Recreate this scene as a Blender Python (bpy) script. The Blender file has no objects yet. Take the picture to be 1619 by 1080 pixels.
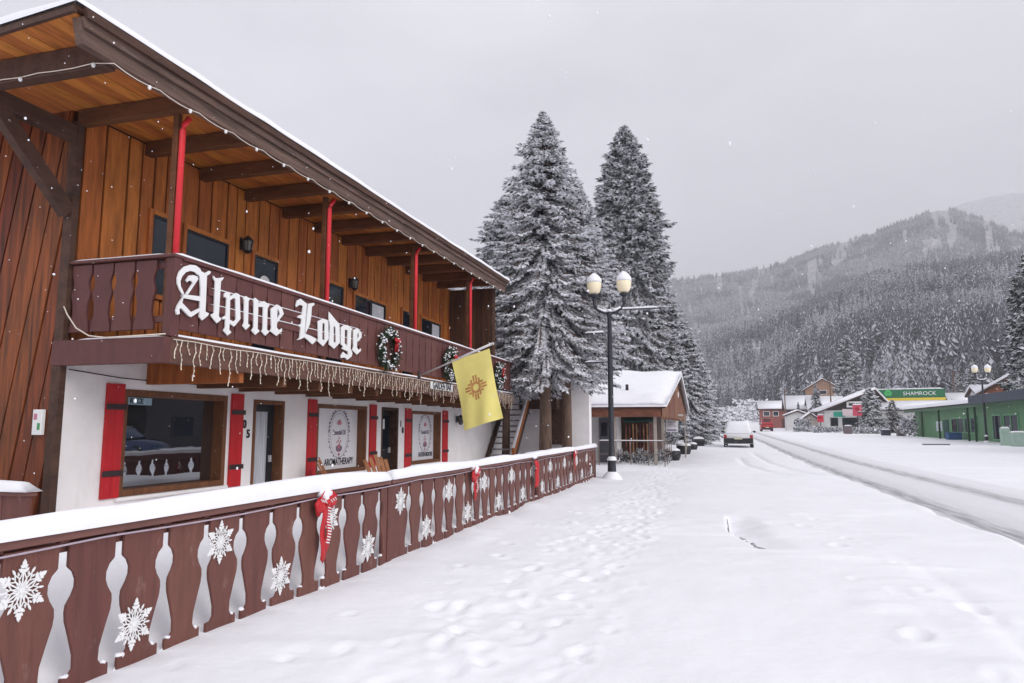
import bpy, bmesh, math, random
import numpy as np
from mathutils import Vector, Matrix
random.seed(7)
rng = np.random.default_rng(11)
R = math.radians
C = bpy.context.scene.collection
scn = bpy.context.scene

# ------------------------------------------------------------------ camera
# world: Y runs along the street, X to the right of it, Z up, eye 1.5 m above the snow
F, CX, CY, H = 1120., 809.5, 540., 1.5
PITCH = math.atan(137/F); YAW = math.atan(320/math.hypot(F, 137))
_f0 = np.array([-math.sin(YAW), math.cos(YAW), 0]); _rt = np.array([math.cos(YAW), math.sin(YAW), 0]); _u0 = np.array([0, 0, 1.])
_fw = _f0*math.cos(PITCH)+_u0*math.sin(PITCH); _up = -_f0*math.sin(PITCH)+_u0*math.cos(PITCH)
EYE = np.array([0, 0, H])
def ray(x, y): return _fw+_rt*(x-CX)/F-_up*(y-CY)/F
def on_x(x, y, X): r = ray(x, y); return EYE+r*(X/r[0])
def on_y(x, y, Y): r = ray(x, y); return EYE+r*(Y/r[1])
cd = bpy.data.cameras.new('camera'); cam = bpy.data.objects.new('camera', cd); C.objects.link(cam)
cd.sensor_width = 36; cd.lens = F/1619*36; cd.clip_start = .05; cd.clip_end = 30000
cam.location = EYE
cam.rotation_euler = Matrix((_rt, _up, -_fw)).transposed().to_euler()
scn.camera = cam

# ------------------------------------------------------------------ ground profile: the street climbs away from us
def sstep(a, b, x):
    t = np.clip((np.asarray(x, float)-a)/(b-a), 0, 1); return t*t*(3-2*t)
_gy = np.arange(-200, 900, 1.)
_gz = np.cumsum(.011*sstep(25, 50, _gy)+.026*sstep(130, 260, _gy)-.037*sstep(420, 520, _gy))
def g(y): return np.interp(y, _gy, _gz)
def hit(px, py, dz=0):
    r = ray(px, py); t = np.arange(3, 900, .2); P = EYE+t[:, None]*r
    i = int(np.argmax(P[:, 2] <= g(P[:, 1])+dz)); return P[i]
_hs = rng.random((256, 256))
def vnoise(x, y):
    x = np.asarray(x, float); y = np.asarray(y, float)
    xi = np.floor(x).astype(int); yi = np.floor(y).astype(int); fx = x-xi; fy = y-yi
    fx = fx*fx*(3-2*fx); fy = fy*fy*(3-2*fy)
    h = lambda a, b: _hs[a % 256, b % 256]
    return (h(xi, yi)*(1-fx)+h(xi+1, yi)*fx)*(1-fy)+(h(xi, yi+1)*(1-fx)+h(xi+1, yi+1)*fx)*fy

# ------------------------------------------------------------------ materials
def ramp(c): return (*c, 1.0)
MATS = {}
def mat(name, base, rough=.7, var=.12, nscale=6., stretch=(1, 1, 1), island=0., bump=.0, bscale=60., spec=.4, metal=0., dark=None, emit=None):
    """base colour broken up by noise, optionally by a random tone per board; object coordinates"""
    if name in MATS: return MATS[name]
    m = bpy.data.materials.new(name); m.use_nodes = True; nt = m.node_tree; N = nt.nodes; L = nt.links
    b = N['Principled BSDF']; b.inputs['Roughness'].default_value = rough; b.inputs['Specular IOR Level'].default_value = spec; b.inputs['Metallic'].default_value = metal
    tc = N.new('ShaderNodeTexCoord'); mp = N.new('ShaderNodeMapping'); mp.inputs['Scale'].default_value = stretch
    L.new(tc.outputs['Object'], mp.inputs['Vector'])
    nz = N.new('ShaderNodeTexNoise'); nz.inputs['Scale'].default_value = nscale; nz.inputs['Detail'].default_value = 5; nz.inputs['Roughness'].default_value = .62
    L.new(mp.outputs['Vector'], nz.inputs['Vector'])
    cr = N.new('ShaderNodeValToRGB'); cr.color_ramp.elements[0].position = .28; cr.color_ramp.elements[1].position = .72
    d = dark if dark else tuple(c*(1-var) for c in base)
    l = tuple(min(1, c*(1+var)) for c in base)
    cr.color_ramp.elements[0].color = ramp(d); cr.color_ramp.elements[1].color = ramp(l)
    L.new(nz.outputs['Fac'], cr.inputs['Fac']); out = cr.outputs['Color']
    if island:
        ge = N.new('ShaderNodeNewGeometry'); hs = N.new('ShaderNodeHueSaturation')
        mr = N.new('ShaderNodeMapRange'); mr.inputs['To Min'].default_value = 1-island; mr.inputs['To Max'].default_value = 1+island
        mh = N.new('ShaderNodeMapRange'); mh.inputs['To Min'].default_value = .5-.02*island*2; mh.inputs['To Max'].default_value = .5+.02*island*2
        L.new(ge.outputs['Random Per Island'], mr.inputs['Value']); L.new(ge.outputs['Random Per Island'], mh.inputs['Value'])
        L.new(mr.outputs['Result'], hs.inputs['Value']); L.new(mh.outputs['Result'], hs.inputs['Hue']); L.new(out, hs.inputs['Color']); out = hs.outputs['Color']
    L.new(out, b.inputs['Base Color'])
    if bump:
        bn = N.new('ShaderNodeTexNoise'); bn.inputs['Scale'].default_value = bscale; bn.inputs['Detail'].default_value = 4
        L.new(mp.outputs['Vector'], bn.inputs['Vector'])
        bp = N.new('ShaderNodeBump'); bp.inputs['Strength'].default_value = bump; bp.inputs['Distance'].default_value = .01
        L.new(bn.outputs['Fac'], bp.inputs['Height']); L.new(bp.outputs['Normal'], b.inputs['Normal'])
    if emit:
        b.inputs['Emission Color'].default_value = ramp(emit[0]); b.inputs['Emission Strength'].default_value = emit[1]
    MATS[name] = m; return m
def glass(name, base, refl=.12, rough=.03):
    m = bpy.data.materials.new(name); m.use_nodes = True; nt = m.node_tree; N = nt.nodes; L = nt.links
    b = N['Principled BSDF']; b.inputs['Base Color'].default_value = ramp(base); b.inputs['Roughness'].default_value = .5; b.inputs['Specular IOR Level'].default_value = 0
    gl = N.new('ShaderNodeBsdfGlossy'); gl.inputs['Roughness'].default_value = rough; gl.inputs['Color'].default_value = (.9, .93, 1, 1)
    fr = N.new('ShaderNodeLayerWeight'); fr.inputs['Blend'].default_value = refl
    mx = N.new('ShaderNodeMath'); mx.operation = 'ADD'; mx.inputs[1].default_value = refl
    L.new(fr.outputs['Fresnel'], mx.inputs[0])
    nz = N.new('ShaderNodeTexNoise'); nz.inputs['Scale'].default_value = 1.3; tc = N.new('ShaderNodeTexCoord'); L.new(tc.outputs['Object'], nz.inputs['Vector'])
    bp = N.new('ShaderNodeBump'); bp.inputs['Strength'].default_value = .03; bp.inputs['Distance'].default_value = .05
    L.new(nz.outputs['Fac'], bp.inputs['Height']); L.new(bp.outputs['Normal'], gl.inputs['Normal'])
    ms = N.new('ShaderNodeMixShader'); L.new(mx.outputs[0], ms.inputs['Fac']); L.new(b.outputs[0], ms.inputs[1]); L.new(gl.outputs[0], ms.inputs[2])
    L.new(ms.outputs[0], N['Material Output'].inputs['Surface']); MATS[name] = m; return m

SNOW = mat('snow', (.86, .86, .90), .75, .035, 3., bump=.35, bscale=35., spec=.2)
SNOWG = mat('ground snow', (.87, .87, .905), .75, .035, .6, bump=.75, bscale=11., spec=.2)
SLUSH = None
ORANGE = mat('honey wood', (.38, .115, .024), .62, .42, 5., (3, 3, .35), island=.17, bump=.25, bscale=22.)
ORANGE_B = mat('honey wood groove', (.045, .016, .006), .7, .3, 6., (3, 3, .3))
SOFFIT = mat('soffit wood', (.50, .17, .038), .6, .36, 4., (3.5, .5, 3), island=.17, bump=.2, bscale=20.)
REDWOOD = mat('red stained wood', (.17, .036, .009), .6, .6, 4., (4, 4, .25), island=.22, dark=(.03, .009, .004), bump=.25, bscale=20.)
BEAM = mat('dark timber', (.070, .033, .022), .7, .4, 4., (2, .6, 2), bump=.4, bscale=30.)
BEAMR = mat('rafter timber', (.125, .046, .018), .7, .4, 4., (.6, 2, 2), bump=.4, bscale=30.)
FASC = mat('weathered fascia timber', (.115, .070, .055), .75, .6, 2.2, (2, .35, 5), bump=.5, bscale=30.)
BROWN = mat('brown painted wood', (.140, .050, .039), .6, .24, 3.2, (5, 5, .55), island=.12, bump=.5, bscale=26.)
BROWN_D = mat('balcony painted wood', (.115, .040, .036), .6, .16, 5., (2, 2, .6), island=.14, bump=.2, bscale=30.)
RAILTOP = mat('brown painted rail', (.175, .075, .062), .55, .14, 5., (2, .4, 2), bump=.25, bscale=30.)
STUCCO = mat('white stucco', (.86, .83, .83), .85, .08, 1.4, bump=.35, bscale=70.)
RED = mat('red paint', (.50, .013, .02), .5, .12, 5., (2, 2, .5), bump=.15, bscale=40.)
REDP = mat('bright red paint', (.70, .03, .04), .45, .08, 5.)
IRON = mat('dark iron strap', (.035, .02, .022), .5, .2, 20.)
BLACK = mat('black metal', (.02, .021, .025), .45, .2, 20.)
TRIMW = mat('window trim wood', (.16, .062, .026), .6, .35, 6., (3, 3, .4), bump=.2)
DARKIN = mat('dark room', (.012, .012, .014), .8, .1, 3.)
WHITEP = mat('white paint', (.80, .80, .80), .55, .04, 6.)
BULB = mat('warm bulb', (.85, .76, .58), .4, .05, 10., emit=((1, .8, .55), .03))
WIRE = mat('pale wire', (.72, .64, .55), .6, .1, 10.)
CABLE = mat('lilac cable', (.45, .38, .45), .6, .1, 10.)
GREYC = mat('grey curtain', (.50, .51, .55), .9, .3, 4., (1, 9, .3))
PANE = glass('reflecting window pane', (.006, .007, .009), .31, .015)
PANED = glass('dark upstairs pane', (.012, .016, .024), .05, .06)
FROST = mat('frosted white film', (.82, .82, .86), .35, .04, 1.2, spec=.5)
PURPLE = mat('dark purple ink', (.22, .17, .24), .6, .1, 8.)
PINK = mat('pink ink', (.55, .20, .27), .6, .1, 8.)
INK = mat('black ink', (.03, .03, .035), .6, .1, 8.)
GREENN = mat('wreath needles', (.035, .06, .03), .7, .4, 9.)
NEEDLE = mat('spruce needles', (.032, .046, .037), .75, .4, 2.5)
BARK = mat('spruce bark', (.15, .095, .07), .9, .45, 6., (2, 2, .4), bump=.8, bscale=18.)
FYELL = mat('yellow flag cloth', (.93, .82, .27), .8, .05, 3.)
FRED = mat('faded red cloth', (.58, .27, .10), .8, .2, 10.)
STEEL = mat('pale pole', (.55, .52, .53), .45, .1, 8.)
POSTB = mat('black lamp paint', (.026, .028, .038), .4, .2, 10.)
GLOBE = mat('cream acrylic globe', (.86, .76, .56), .35, .05, 4., emit=((1, .75, .4), .05))

def wear(m, col, scale, stretch, lo, hi, amt):
    """chipped and weathered flecks of another colour on a material"""
    nt = m.node_tree; N = nt.nodes; L = nt.links; b = N['Principled BSDF']; src = b.inputs['Base Color'].links[0].from_socket
    tc = N.new('ShaderNodeTexCoord'); mp = N.new('ShaderNodeMapping'); mp.inputs['Scale'].default_value = stretch; nz = N.new('ShaderNodeTexNoise'); nz.inputs['Scale'].default_value = scale; nz.inputs['Detail'].default_value = 8; nz.inputs['Roughness'].default_value = .7
    L.new(tc.outputs['Object'], mp.inputs[0]); L.new(mp.outputs[0], nz.inputs['Vector']); mr = N.new('ShaderNodeMapRange'); mr.inputs['From Min'].default_value = lo; mr.inputs['From Max'].default_value = hi; mr.inputs['To Max'].default_value = amt; L.new(nz.outputs['Fac'], mr.inputs['Value'])
    mx = N.new('ShaderNodeMix'); mx.data_type = 'RGBA'; L.new(mr.outputs[0], mx.inputs['Factor']); L.new(src, mx.inputs['A']); mx.inputs['B'].default_value = ramp(col); L.new(mx.outputs['Result'], b.inputs['Base Color'])
wear(BROWN, (.30, .20, .17), 9., (1, 1, .45), .60, .70, .45); wear(BROWN, (.06, .022, .018), 4., (2, 2, .25), .58, .74, .5)
wear(RED, (.30, .02, .02), 5., (2, 2, .4), .55, .75, .6); wear(RED, (.55, .16, .13), 14., (1, 1, .4), .64, .72, .5)
wear(STUCCO, (.55, .52, .50), 2.2, (1, 1, .35), .56, .80, .35); wear(REDP, (.45, .03, .03), 6., (1, 1, .3), .56, .72, .6)
wear(FASC, (.26, .20, .17), 5., (1, .3, 2), .58, .72, .5); wear(BEAM, (.15, .10, .08), 8., (1, 1, 1), .60, .74, .4)

def thin_cloth(m, f):
    nt = m.node_tree; N = nt.nodes; L = nt.links; b = N['Principled BSDF']; tr = N.new('ShaderNodeBsdfTranslucent'); L.new(b.inputs['Base Color'].links[0].from_socket, tr.inputs['Color']); ms = N.new('ShaderNodeMixShader'); ms.inputs['Fac'].default_value = f
    L.new(b.outputs[0], ms.inputs[1]); L.new(tr.outputs[0], ms.inputs[2]); L.new(ms.outputs[0], N['Material Output'].inputs['Surface'])
thin_cloth(FYELL, .2)

# ------------------------------------------------------------------ mesh builder
class MB:
    def __init__(s): s.v = []; s.f = []; s.k = []; s.m = 0; s.sm = []; s.smooth = False
    def add(s, vs, fs):
        o = len(s.v); s.v.extend([tuple(map(float, p)) for p in vs])
        for q in fs: s.f.append(tuple(o+i for i in q)); s.k.append(s.m); s.sm.append(s.smooth)
    def box(s, x0, y0, z0, x1, y1, z1):
        s.add([(x0,y0,z0),(x1,y0,z0),(x1,y1,z0),(x0,y1,z0),(x0,y0,z1),(x1,y0,z1),(x1,y1,z1),(x0,y1,z1)],
              [(3,2,1,0),(4,5,6,7),(0,1,5,4),(1,2,6,5),(2,3,7,6),(3,0,4,7)])
    def hexa(s, b, t): s.add(list(b)+list(t), [(3,2,1,0),(4,5,6,7),(0,1,5,4),(1,2,6,5),(2,3,7,6),(3,0,4,7)])
    def bar(s, a, b, w, h, up=(0, 0, 1)):
        a = Vector(a); b = Vector(b); d = (b-a).normalized(); sd = d.cross(Vector(up))
        if sd.length < 1e-4: sd = d.cross(Vector((1, 0, 0)))
        sd.normalize(); u = sd.cross(d); c = [(-1,-1),(1,-1),(1,1),(-1,1)]
        s.hexa([a+sd*i*w/2+u*j*h/2 for i, j in c], [b+sd*i*w/2+u*j*h/2 for i, j in c])
    def prism(s, pts, ax, d0, d1):
        """polygon given in the two other axes, extruded along axis ax from d0 to d1"""
        def P(p, d):
            q = list(p); q.insert(ax, d); return q
        n = len(pts); A = sum(pts[i][0]*pts[(i+1) % n][1]-pts[(i+1) % n][0]*pts[i][1] for i in range(n))
        if A < 0: pts = pts[::-1]
        s.add([P(p, d0) for p in pts]+[P(p, d1) for p in pts],
              [tuple(range(n))[::-1], tuple(range(n, 2*n))]+[(i, (i+1) % n, n+(i+1) % n, n+i) for i in range(n)])
    def tube(s, path, r, n=6, cap=True):
        path = [Vector(p) for p in path]; rs = r if isinstance(r, (list, tuple)) else [r]*len(path)
        vs = []; ref = Vector((0.3, .2, 1)).normalized()
        for i, p in enumerate(path):
            d = (path[min(i+1, len(path)-1)]-path[max(i-1, 0)]).normalized()
            a = d.cross(ref)
            if a.length < 1e-3: a = d.cross(Vector((1, 0, 0)))
            a.normalize(); b = d.cross(a)
            for k in range(n):
                t = 2*math.pi*k/n; vs.append(p+(a*math.cos(t)+b*math.sin(t))*rs[i])
        fs = [(i*n+k, i*n+(k+1) % n, (i+1)*n+(k+1) % n, (i+1)*n+k) for i in range(len(path)-1) for k in range(n)]
        if cap: fs += [tuple(range(n))[::-1], tuple(range((len(path)-1)*n, len(path)*n))]
        s.add(vs, fs)
    def lathe(s, prof, c=(0, 0, 0), n=16):
        vs = [(c[0]+r*math.cos(2*math.pi*k/n), c[1]+r*math.sin(2*math.pi*k/n), c[2]+z) for r, z in prof for k in range(n)]
        fs = [(i*n+k, i*n+(k+1) % n, (i+1)*n+(k+1) % n, (i+1)*n+k) for i in range(len(prof)-1) for k in range(n)]
        s.add(vs, fs+[tuple(range(n))[::-1], tuple(range((len(prof)-1)*n, len(prof)*n))])
    def blob(s, c, rx, ry, rz, n=8, m=5, jit=0.):
        vs = []
        for i in range(m+1):
            ph = -math.pi/2+math.pi*i/m
            for k in range(n):
                t = 2*math.pi*k/n; j = 1+random.uniform(-jit, jit)
                vs.append((c[0]+rx*math.cos(ph)*math.cos(t)*j, c[1]+ry*math.cos(ph)*math.sin(t)*j, c[2]+rz*math.sin(ph)*j))
        s.add(vs, [(i*n+k, i*n+(k+1) % n, (i+1)*n+(k+1) % n, (i+1)*n+k) for i in range(m) for k in range(n)])
    def snowbar(s, a, b, w, h, seed=0, step=.12, over=.0):
        """a rounded, slightly lumpy ridge of snow lying from a to b"""
        a = Vector(a); b = Vector(b); L = (b-a).length; d = (b-a)/L; sd = d.cross(Vector((0, 0, 1))).normalized(); n = max(2, int(L/step))
        prof = [(-.5, 0), (-.53, .35), (-.47, .72), (-.3, .94), (0, 1), (.3, .95), (.47, .72), (.53, .35), (.5, 0)]
        vs = []; o = len(prof)
        for i in range(n+1):
            t = i/n; e = min(1, min(t, 1-t)*L/(h*.8+1e-6)); e = math.sqrt(max(0.0, e*(2-e)))*.9+.1
            q = a+(b-a)*t
            for j, (px, pz) in enumerate(prof):
                nz = float(vnoise(seed*7.3+t*L*2.1, j*.5+seed))-.5; n2 = float(vnoise(seed*3.1+t*L*.7, j*.4+9))-.5
                vs.append(q+sd*(px*w*(1+.16*nz))+Vector((0, 0, pz*h*e*(1+.5*n2+.28*nz))))
        fs = [(i*o+j, i*o+j+1, (i+1)*o+j+1, (i+1)*o+j) for i in range(n) for j in range(o-1)]
        fs += [tuple(range(o)), tuple(range(n*o, (n+1)*o))[::-1], ]
        sm = s.smooth; s.smooth = True; s.add(vs, fs); s.smooth = sm
    def mesh(s, name, mats, off=(0, 0, 0)):
        me = bpy.data.meshes.new(name); ox, oy, oz = off
        me.from_pydata([(x-ox, y-oy, z-oz) for x, y, z in s.v], [], s.f)
        for m in (mats if isinstance(mats, (list, tuple)) else [mats]): me.materials.append(m)
        me.polygons.foreach_set('material_index', s.k); me.polygons.foreach_set('use_smooth', s.sm)
        me.update(); return me

def chain(o):
    v = Vector((0, 0, 0))
    while o: v = v+Vector(o.location); o = o.parent
    return v
def T(name, label, cat, loc=(0, 0, 0), group=None):
    o = bpy.data.objects.new(name, None); C.objects.link(o); o.location = loc; o.empty_display_size = .2
    o['label'] = label; o['category'] = cat
    if group: o['group'] = group
    return o
def bev(o, w, seg=2):
    m = o.modifiers.new('bevel', 'BEVEL'); m.width = w; m.segments = seg; m.limit_method = 'ANGLE'; m.angle_limit = R(50)
def part(name, mb, mats, parent, bevel=0):
    """one mesh object; its vertices are given in world space (all parents are unrotated while building)"""
    o = bpy.data.objects.new(name, mb.mesh(name, mats, chain(parent) if parent else (0, 0, 0)) if isinstance(mb, MB) else mb)
    C.objects.link(o)
    if parent: o.parent = parent
    if bevel: bev(o, bevel)
    return o
def solo(name, mb, mats, label, cat, group=None, base=None, bevel=0):
    """a thing that is a single mesh"""
    off = base if base is not None else (0, 0, 0)
    o = bpy.data.objects.new(name, mb.mesh(name, mats, off)); C.objects.link(o); o.location = off
    o['label'] = label; o['category'] = cat
    if group: o['group'] = group
    if bevel: bev(o, bevel)
    return o
def struct(name, me, kind='structure'):
    o = bpy.data.objects.new(name, me); C.objects.link(o); o['kind'] = kind; return o
def dup(root, loc=None, rz=None, scale=None, label=None):
    """copy a thing, its parts and their sub-parts"""
    def cp(o, par):
        c = o.copy(); C.objects.link(c)
        if par: c.parent = par
        for ch in o.children: cp(ch, c)
        return c
    r = cp(root, None)
    if loc is not None: r.location = loc
    if rz is not None: r.rotation_euler = (0, 0, rz)
    if scale is not None: r.scale = (scale,)*3 if not isinstance(scale, tuple) else scale
    if label: r['label'] = label
    return r
def text_mb(txt, size, depth, place, bold=0., condense=1.):
    """extruded lettering from Blender's built-in font; place(x, y, d) maps the text plane into the world"""
    cu = bpy.data.curves.new('lettering', 'FONT'); cu.body = txt; cu.size = size; cu.extrude = depth/2; cu.align_x = 'CENTER'; cu.align_y = 'CENTER'; cu.offset = bold; cu.resolution_u = 3
    o = bpy.data.objects.new('lettering', cu); C.objects.link(o); bpy.context.view_layer.update()
    me = bpy.data.meshes.new_from_object(o.evaluated_get(bpy.context.evaluated_depsgraph_get()))
    mb = MB(); mb.add([place(v.co.x*condense, v.co.y, v.co.z+depth/2) for v in me.vertices], [tuple(p.vertices) for p in me.polygons])
    bpy.data.objects.remove(o); bpy.data.meshes.remove(me); bpy.data.curves.remove(cu); return mb

# ================================================================== THE LODGE
XW, XB, Y0, Y1, ZD = -7.55, -6.0, 6.7, 21.2, 2.55
tilt = lambda y: .019*(y-5.4)
lodge = T('timber_lodge', 'two storey white and orange timber lodge with a long balcony and red shutters', 'building', (XW, Y0, 0))
# ground floor wall with its openings
OPEN = [(7.66, 9.78, .60, 2.02), (10.46, 11.38, 0, 1.99), (12.47, 14.59, .57, 1.985), (15.33, 16.27, 0, 2.0), (17.04, 19.12, .56, 1.955)]
w = MB(); ya = Y0+.02
for (a, b, z0, z1) in OPEN:
    w.box(XW-.3, ya, -.2, XW, a, 2.449)
    if z0 > 0: w.box(XW-.3, a, -.2, XW, b, z0)
    w.box(XW-.3, a, z1, XW, b, 2.449); ya = b
w.box(XW-.3, ya, -.2, XW, 25.6, 2.449)
part('ground_wall', w, STUCCO, lodge)
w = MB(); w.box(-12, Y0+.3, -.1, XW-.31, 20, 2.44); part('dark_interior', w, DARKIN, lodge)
# window and door joinery
def frame_mb(a, b, z0, z1, t, x0, x1, sill=True):
    m = MB(); m.box(x0, a, z0, x1, a+t, z1); m.box(x0, b-t, z0, x1, b, z1); m.box(x0, a+t, z1-t, x1, b-t, z1)
    if sill: m.box(x0, a+t, z0, x1, b-t, z0+t)
    return m
def shutter(y0, y1, z0, z1):
    m = MB(); n = 2; wd = (y1-y0)/n
    for i in range(n): m.box(XW+.002, y0+i*wd+.002, z0, XW+.042, y0+(i+1)*wd-.002, z1)
    s = part('shutter', m, RED, lodge, .004)
    for zz in (z0+.28, z1-.34):
        m = MB(); m.box(XW+.043, y0-.012, zz, XW+.058, y1+.03, zz+.075); part('strap', m, IRON, s, .003)
for q in [(7.38, 7.665, .60, 2.08), (9.86, 10.16, .56, 2.06), (12.14, 12.44, .58, 2.06), (14.71, 15.02, .62, 2.04), (16.64, 16.98, .5, 2.0), (19.23, 19.62, .53, 2.0)]: shutter(*q)
a, b, z0, z1 = OPEN[0]
f = part('shop_window', frame_mb(a+.004, b-.004, z0+.004, z1-.004, .085, XW-.2, XW+.015), TRIMW, lodge, .006)
m = MB(); m.box(XW-.20, a+.085, z0+.085, XW-.185, b-.085, z1-.085); part('pane', m, PANE, f)
m = MB(); m.box(XW-.22, a-.04, z0-.05, XW+.06, b+.04, z0-.002); part('sill', m, STUCCO, f, .008)
m = MB(); m.box(XW-.15, a+.1, z1-.20, XW-.13, a+.66, z1-.10)
m.m = 1
for i, ch in enumerate('RYCE'): pass
sg = part('mirrored_sign', m, [mat('pale blue plate', (.30, .45, .52), .5, .2, 8.)], f)  # reflection of a sign opposite, built as a plate before the pane
part('lettering', text_mb('RYCE', .10, .004, lambda x, y, d: (XW-.128+d, a+.38+x, z1-.15+y), .002), INK, sg)
# curtained door
a, b, z0, z1 = OPEN[1]
f = part('entrance_door', frame_mb(a+.004, b-.004, z0, z1-.004, .07, XW-.22, XW+.012, False), TRIMW, lodge, .006)
m = MB(); m.box(XW-.22, a+.07, .02, XW-.17, a+.13, z1-.07); m.box(XW-.22, b-.22, .02, XW-.17, b-.07, z1-.07); m.box(XW-.22, a+.13, z1-.2, XW-.17, b-.22, z1-.07); m.box(XW-.22, a+.13, .02, XW-.17, b-.22, .25); part('door_leaf', m, BLACK, f)
m = MB(); pts = []; n = 34
for i in range(n+1):
    y = a+.13+(b-.22-a-.13)*i/n; x = XW-.205+.012*math.sin(i*1.9)+.006*math.sin(i*.7)
    pts.append((x, y))
m.smooth = True
m.add([(x, y, .25) for x, y in pts]+[(x, y, z1-.2) for x, y in pts], [(i, i+1, n+2+i, n+1+i) for i in range(n)])
part('curtain', m, GREYC, f)
m = MB(); m.box(XW-.168, b-.2, .9, XW-.12, b-.17, 1.02); part('handle', m, STEEL, f)
# dark open door
a, b, z0, z1 = OPEN[3]
f = part('entrance_door', frame_mb(a+.004, b-.004, z0, z1-.004, .06, XW-.24, XW+.01, False), BEAM, lodge, .006)
m = MB(); m.box(XW-.24, a+.06, .02, XW-.2, b-.06, z1-.06); f2 = part('door_leaf', m, DARKIN, f)
m = MB(); m.box(XW-.198, a+.14, 1.0, XW-.192, b-.14, z1-.2); part('pane', m, PANED, f2)
m = MB(); m.box(XW-.19, a+.12, 1.25, XW-.186, a+.34, 1.62); m.box(XW-.19, a+.40, 1.48, XW-.186, a+.56, 1.72); part('notice', m, FROST, f2)
m = MB(); m.box(XW-.198, b-.15, .9, XW-.15, b-.11, 1.03); part('handle', m, STEEL, f2)
# frosted shop windows with the printed emblem
def ring(m, cy, cz, ry, rz, n, w0, x, gap=.0, t0=0, t1=2*math.pi):
    for i in range(n):
        ta = t0+(t1-t0)*(i+gap/2)/n; tb = t0+(t1-t0)*(i+1-gap/2)/n
        p = [(cy+(ry+s)*math.sin(t), cz+(rz+s)*math.cos(t)) for t, s in ((ta, -w0), (tb, -w0), (tb, w0), (ta, w0))]
        m.prism(p, 0, x, x+.002)
def petal(m, cy, cz, ang, L, wd, x):
    c, s = math.cos(ang), math.sin(ang); pts = []
    for u, v in ((0, 0), (.3, .42), (.6, .5), (.85, .3), (1, 0), (.85, -.3), (.6, -.5), (.3, -.42)):
        uu = u*L; vv = v*wd; pts.append((cy+uu*s+vv*c, cz+uu*c-vv*s))
    m.prism(pts, 0, x, x+.002)
def emblem_window(a, b, z0, z1, low, lowsize, sh, cond):
    f = part('shop_window', frame_mb(a+.004, b-.004, z0+.004, z1-.004, .075, XW-.2, XW+.015), TRIMW, lodge, .006)
    m = MB(); m.box(XW-.20, a+.075, z0+.075, XW-.19, b-.075, z1-.075); p = part('pane', m, FROST, f)
    m = MB(); m.box(XW-.22, a-.04, z0-.05, XW+.05, b+.04, z0-.002); part('sill', m, STUCCO, f, .008)
    cy = (a+b)/2+sh; cz = (z0+z1)/2+.10; x = XW-.188
    m = MB(); ring(m, cy, cz, .42, .50, 44, .010, x, .35); ring(m, cy, cz, .36, .44, 60, .005, x+.0025, .45)
    for sg in (-1, 1):
        for i in range(7):
            t = sg*(.35+.17*i); petal(m, cy+.40*math.sin(t), cz+.49*math.cos(t), t+sg*.9, .09+.02*math.sin(i*2.), .045, x+.005+i*.0003)
        for i in range(4):
            t = sg*(1.9+.25*i); petal(m, cy+.42*math.sin(t), cz+.5*math.cos(t), t-sg*.5, .06, .03, x+.005+i*.0003)
    part('emblem_ring', m, PURPLE, p)
    m = MB()
    for i, an in enumerate((-1.25, -.75, -.35, 0, .35, .75, 1.25)): petal(m, cy, cz+.20, an, .11-.012*abs(an), .05, x+.003+i*.0004)
    for i, an in enumerate((-1.3, -.9, -.5, -.15, .15, .5, .9, 1.3)): petal(m, cy, cz-.36, an, .16-.03*abs(an), .06, x+.003+i*.0004)
    for i in range(9): petal(m, cy+.06*math.sin(i*2.4), cz-.16+.05*math.cos(i*2.4), i*.7, .06, .03, x+.003+i*.0004)
    petal(m, cy, cz-.38, math.pi, .10, .06, x+.008)
    part('emblem_flower', m, PINK, p)
    m = MB(); petal(m, cy-.06, cz-.37, -.35, .13, .08, x+.008); petal(m, cy+.06, cz-.37, .35, .13, .08, x+.0085); petal(m, cy, cz-.39, 0, .11, .06, x+.009)
    part('emblem_leaf', m, PURPLE, p)
    part('lettering', text_mb('Essential Oil', .15, .002, lambda u, v, d: (x+.004+d, cy+u, cz+.03+v), .003, .72), PURPLE, p)
    part('lettering', text_mb(low, lowsize, .002, lambda u, v, d: (x+.004+d, (a+b)/2+sh*1.15+u, z0+.22+v), .003, cond), INK, p)
emblem_window(*OPEN[2], 'AROMATHERAPY', .20, .18, .78)
emblem_window(*OPEN[4], 'EASTERN MEDICINE', .165, .34, .66)
# house numbers
def numeral(t, y, z, sz=.19): part('house_number', text_mb(t, sz, .012, lambda u, v, d: (XW+.004+d, y+u, z+v), .006), INK, lodge)
numeral('0', 10.235, 1.56); numeral('5', 10.34, 1.40); numeral('1', 16.40, 1.60, .21); numeral('0', 16.52, 1.44, .21)
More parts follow.
